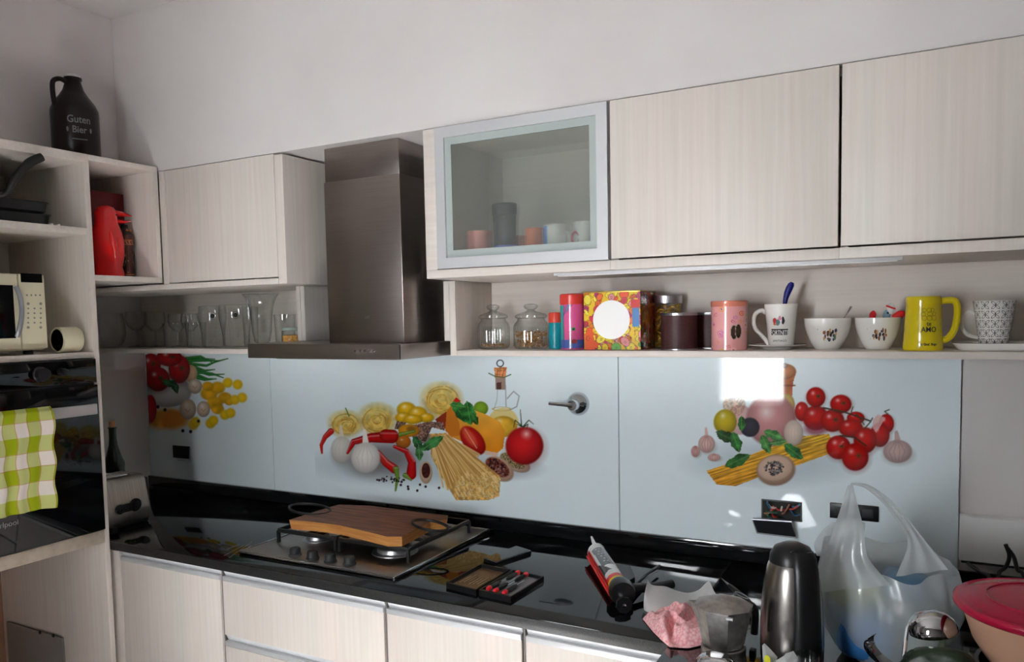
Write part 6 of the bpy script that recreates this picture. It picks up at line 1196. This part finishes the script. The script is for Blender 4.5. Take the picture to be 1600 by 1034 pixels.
# open junction box with wires and its frame hanging below
a, b = ony(1190, 779, 0), ony(1253, 815, 0)
jb = thing('junction_box', 'open wall box full of coloured wires on the right panel', 'junction box', ((a[0] + b[0]) / 2, 0, (a[2] + b[2]) / 2))
part('recess', MB().box(a[0], b[0], -.0012, -.0002, b[2], a[2]), base_mat('dark_recess', rgb(38, 40, 38), .7), jb)
mb = MB()
for q in ((a[0], a[0] + .003, b[2], a[2]), (b[0] - .003, b[0], b[2], a[2]), (a[0], b[0], a[2] - .003, a[2]), (a[0], b[0], b[2], b[2] + .003)): mb.box(q[0], q[1], -.004, -.0004, q[2], q[3])
part('box_rim', mb, base_mat('grey_box_rim', rgb(96, 98, 98), .5), jb)
rd = random.Random(11); WC = [('red', (200, 50, 50)), ('red', (214, 80, 70)), ('blue', (50, 110, 160)), ('brown', (150, 100, 80)), ('green', (40, 120, 90)), ('white', (210, 206, 200)), ('blue', (80, 150, 200))]
WM = {}
for k in range(13):
    nm, cc = WC[k % 7]; WM.setdefault((nm, cc), base_mat(nm + '_wire', rgb(*cc), .4)); x_ = a[0] + .014 + (b[0] - a[0] - .028) * rd.random(); z_ = b[2] + .010 + (a[2] - b[2] - .018) * rd.random(); dx, dz_ = rd.uniform(-.014, .014), rd.uniform(-.014, .014)
    cl_ = lambda v, l, h_: max(l, min(h_, v))
    part('wire', MB().tube(S([(cl_(x_ - dx, a[0] + .005, b[0] - .005), -.003, cl_(z_ - dz_, b[2] + .005, a[2] - .005)), (x_, -.014 - .010 * rd.random(), z_ + rd.uniform(-.006, .006)), (cl_(x_ + dx, a[0] + .005, b[0] - .005), -.004, cl_(z_ + dz_, b[2] + .005, a[2] - .005))], 4), .0026, 6), WM[(nm, cc)], jb, label=nm + ' wire')
A1, B1, C1, D1 = ony(1176, 812, -.034), ony(1236, 816, -.034), ony(1243, 839, -.010), ony(1184, 832, -.010)
sf = thing('socket_frame', 'black socket frame dangling from the open wall box', 'socket', tuple((A1 + C1) / 2)); part('module', MB().add([tuple(p_) for p_ in (A1, B1, C1, D1)] + [tuple(p_ + np.array([0, .006, .004])) for p_ in (A1, B1, C1, D1)], [(3, 2, 1, 0), (4, 5, 6, 7), (0, 1, 5, 4), (1, 2, 6, 5), (2, 3, 7, 6), (3, 0, 4, 7)]), SOFTBLK, sf, smooth=0)
part('metal_frame', MB().tube([A1 + np.array([-.002, 0, .002]), B1 + np.array([.002, 0, .002]), C1 + np.array([.003, 0, -.001]), D1 + np.array([-.002, 0, -.001])], .0022, 6, True), SILVERP, sf, label='silver metal frame'); part('lead', MB().tube(S([(A1 + B1) / 2 + np.array([0, .004, 0]), (A1 + B1) / 2 + np.array([.004, .016, .010]), ((a[0] + b[0]) / 2 + .004, -.004, b[2] + .008)], 4), .0016, 6), BLACK, sf)
# white appliance on the right with cables, hob lighter and cables
a, b = ony(1497, 806, -.03), ony(1499, 875, -.03)
wb = thing('white_wall_unit', 'plain white wall unit right of the glass splashback', 'appliance', (.5, -.02, b[2])); part('housing', MB().box(a[0] + .004, 1.0, -.030, .010, b[2], a[2], .002), WHITEP, wb); part('dark_strip', MB().box(b[0] + .004, 1.0, -.028, .010, b[2] - .006, b[2] - .0005), BLACK, wb)  # narrow black strip along the housing's lower edge
for k, (L, lab) in enumerate((([(1512, 880, -.06), (1530, 892, -.10), (1548, 905, -.16)], 'short black cable at the right end of the upstand'), ([(1571, 850, -.10), (1577, 868, -.10), (1572, 885, -.10), (1560, 900, -.12)], 'black cable standing up under the white wall unit'), ([(1574, 856, -.10), (1584, 870, -.10), (1590, 890, -.11), (1600, 900, -.12)], 'second black cable curving right under the white wall unit'))):
    pts = [ony(*q) for q in L]; pts.append((pts[-1][0] + .01, pts[-1][1] - .03, ZW + .004)); solo('cable', MB().tube(S(pts, 5), .0045, 8), BLACK, lab, 'cable', 'black cables at the right')
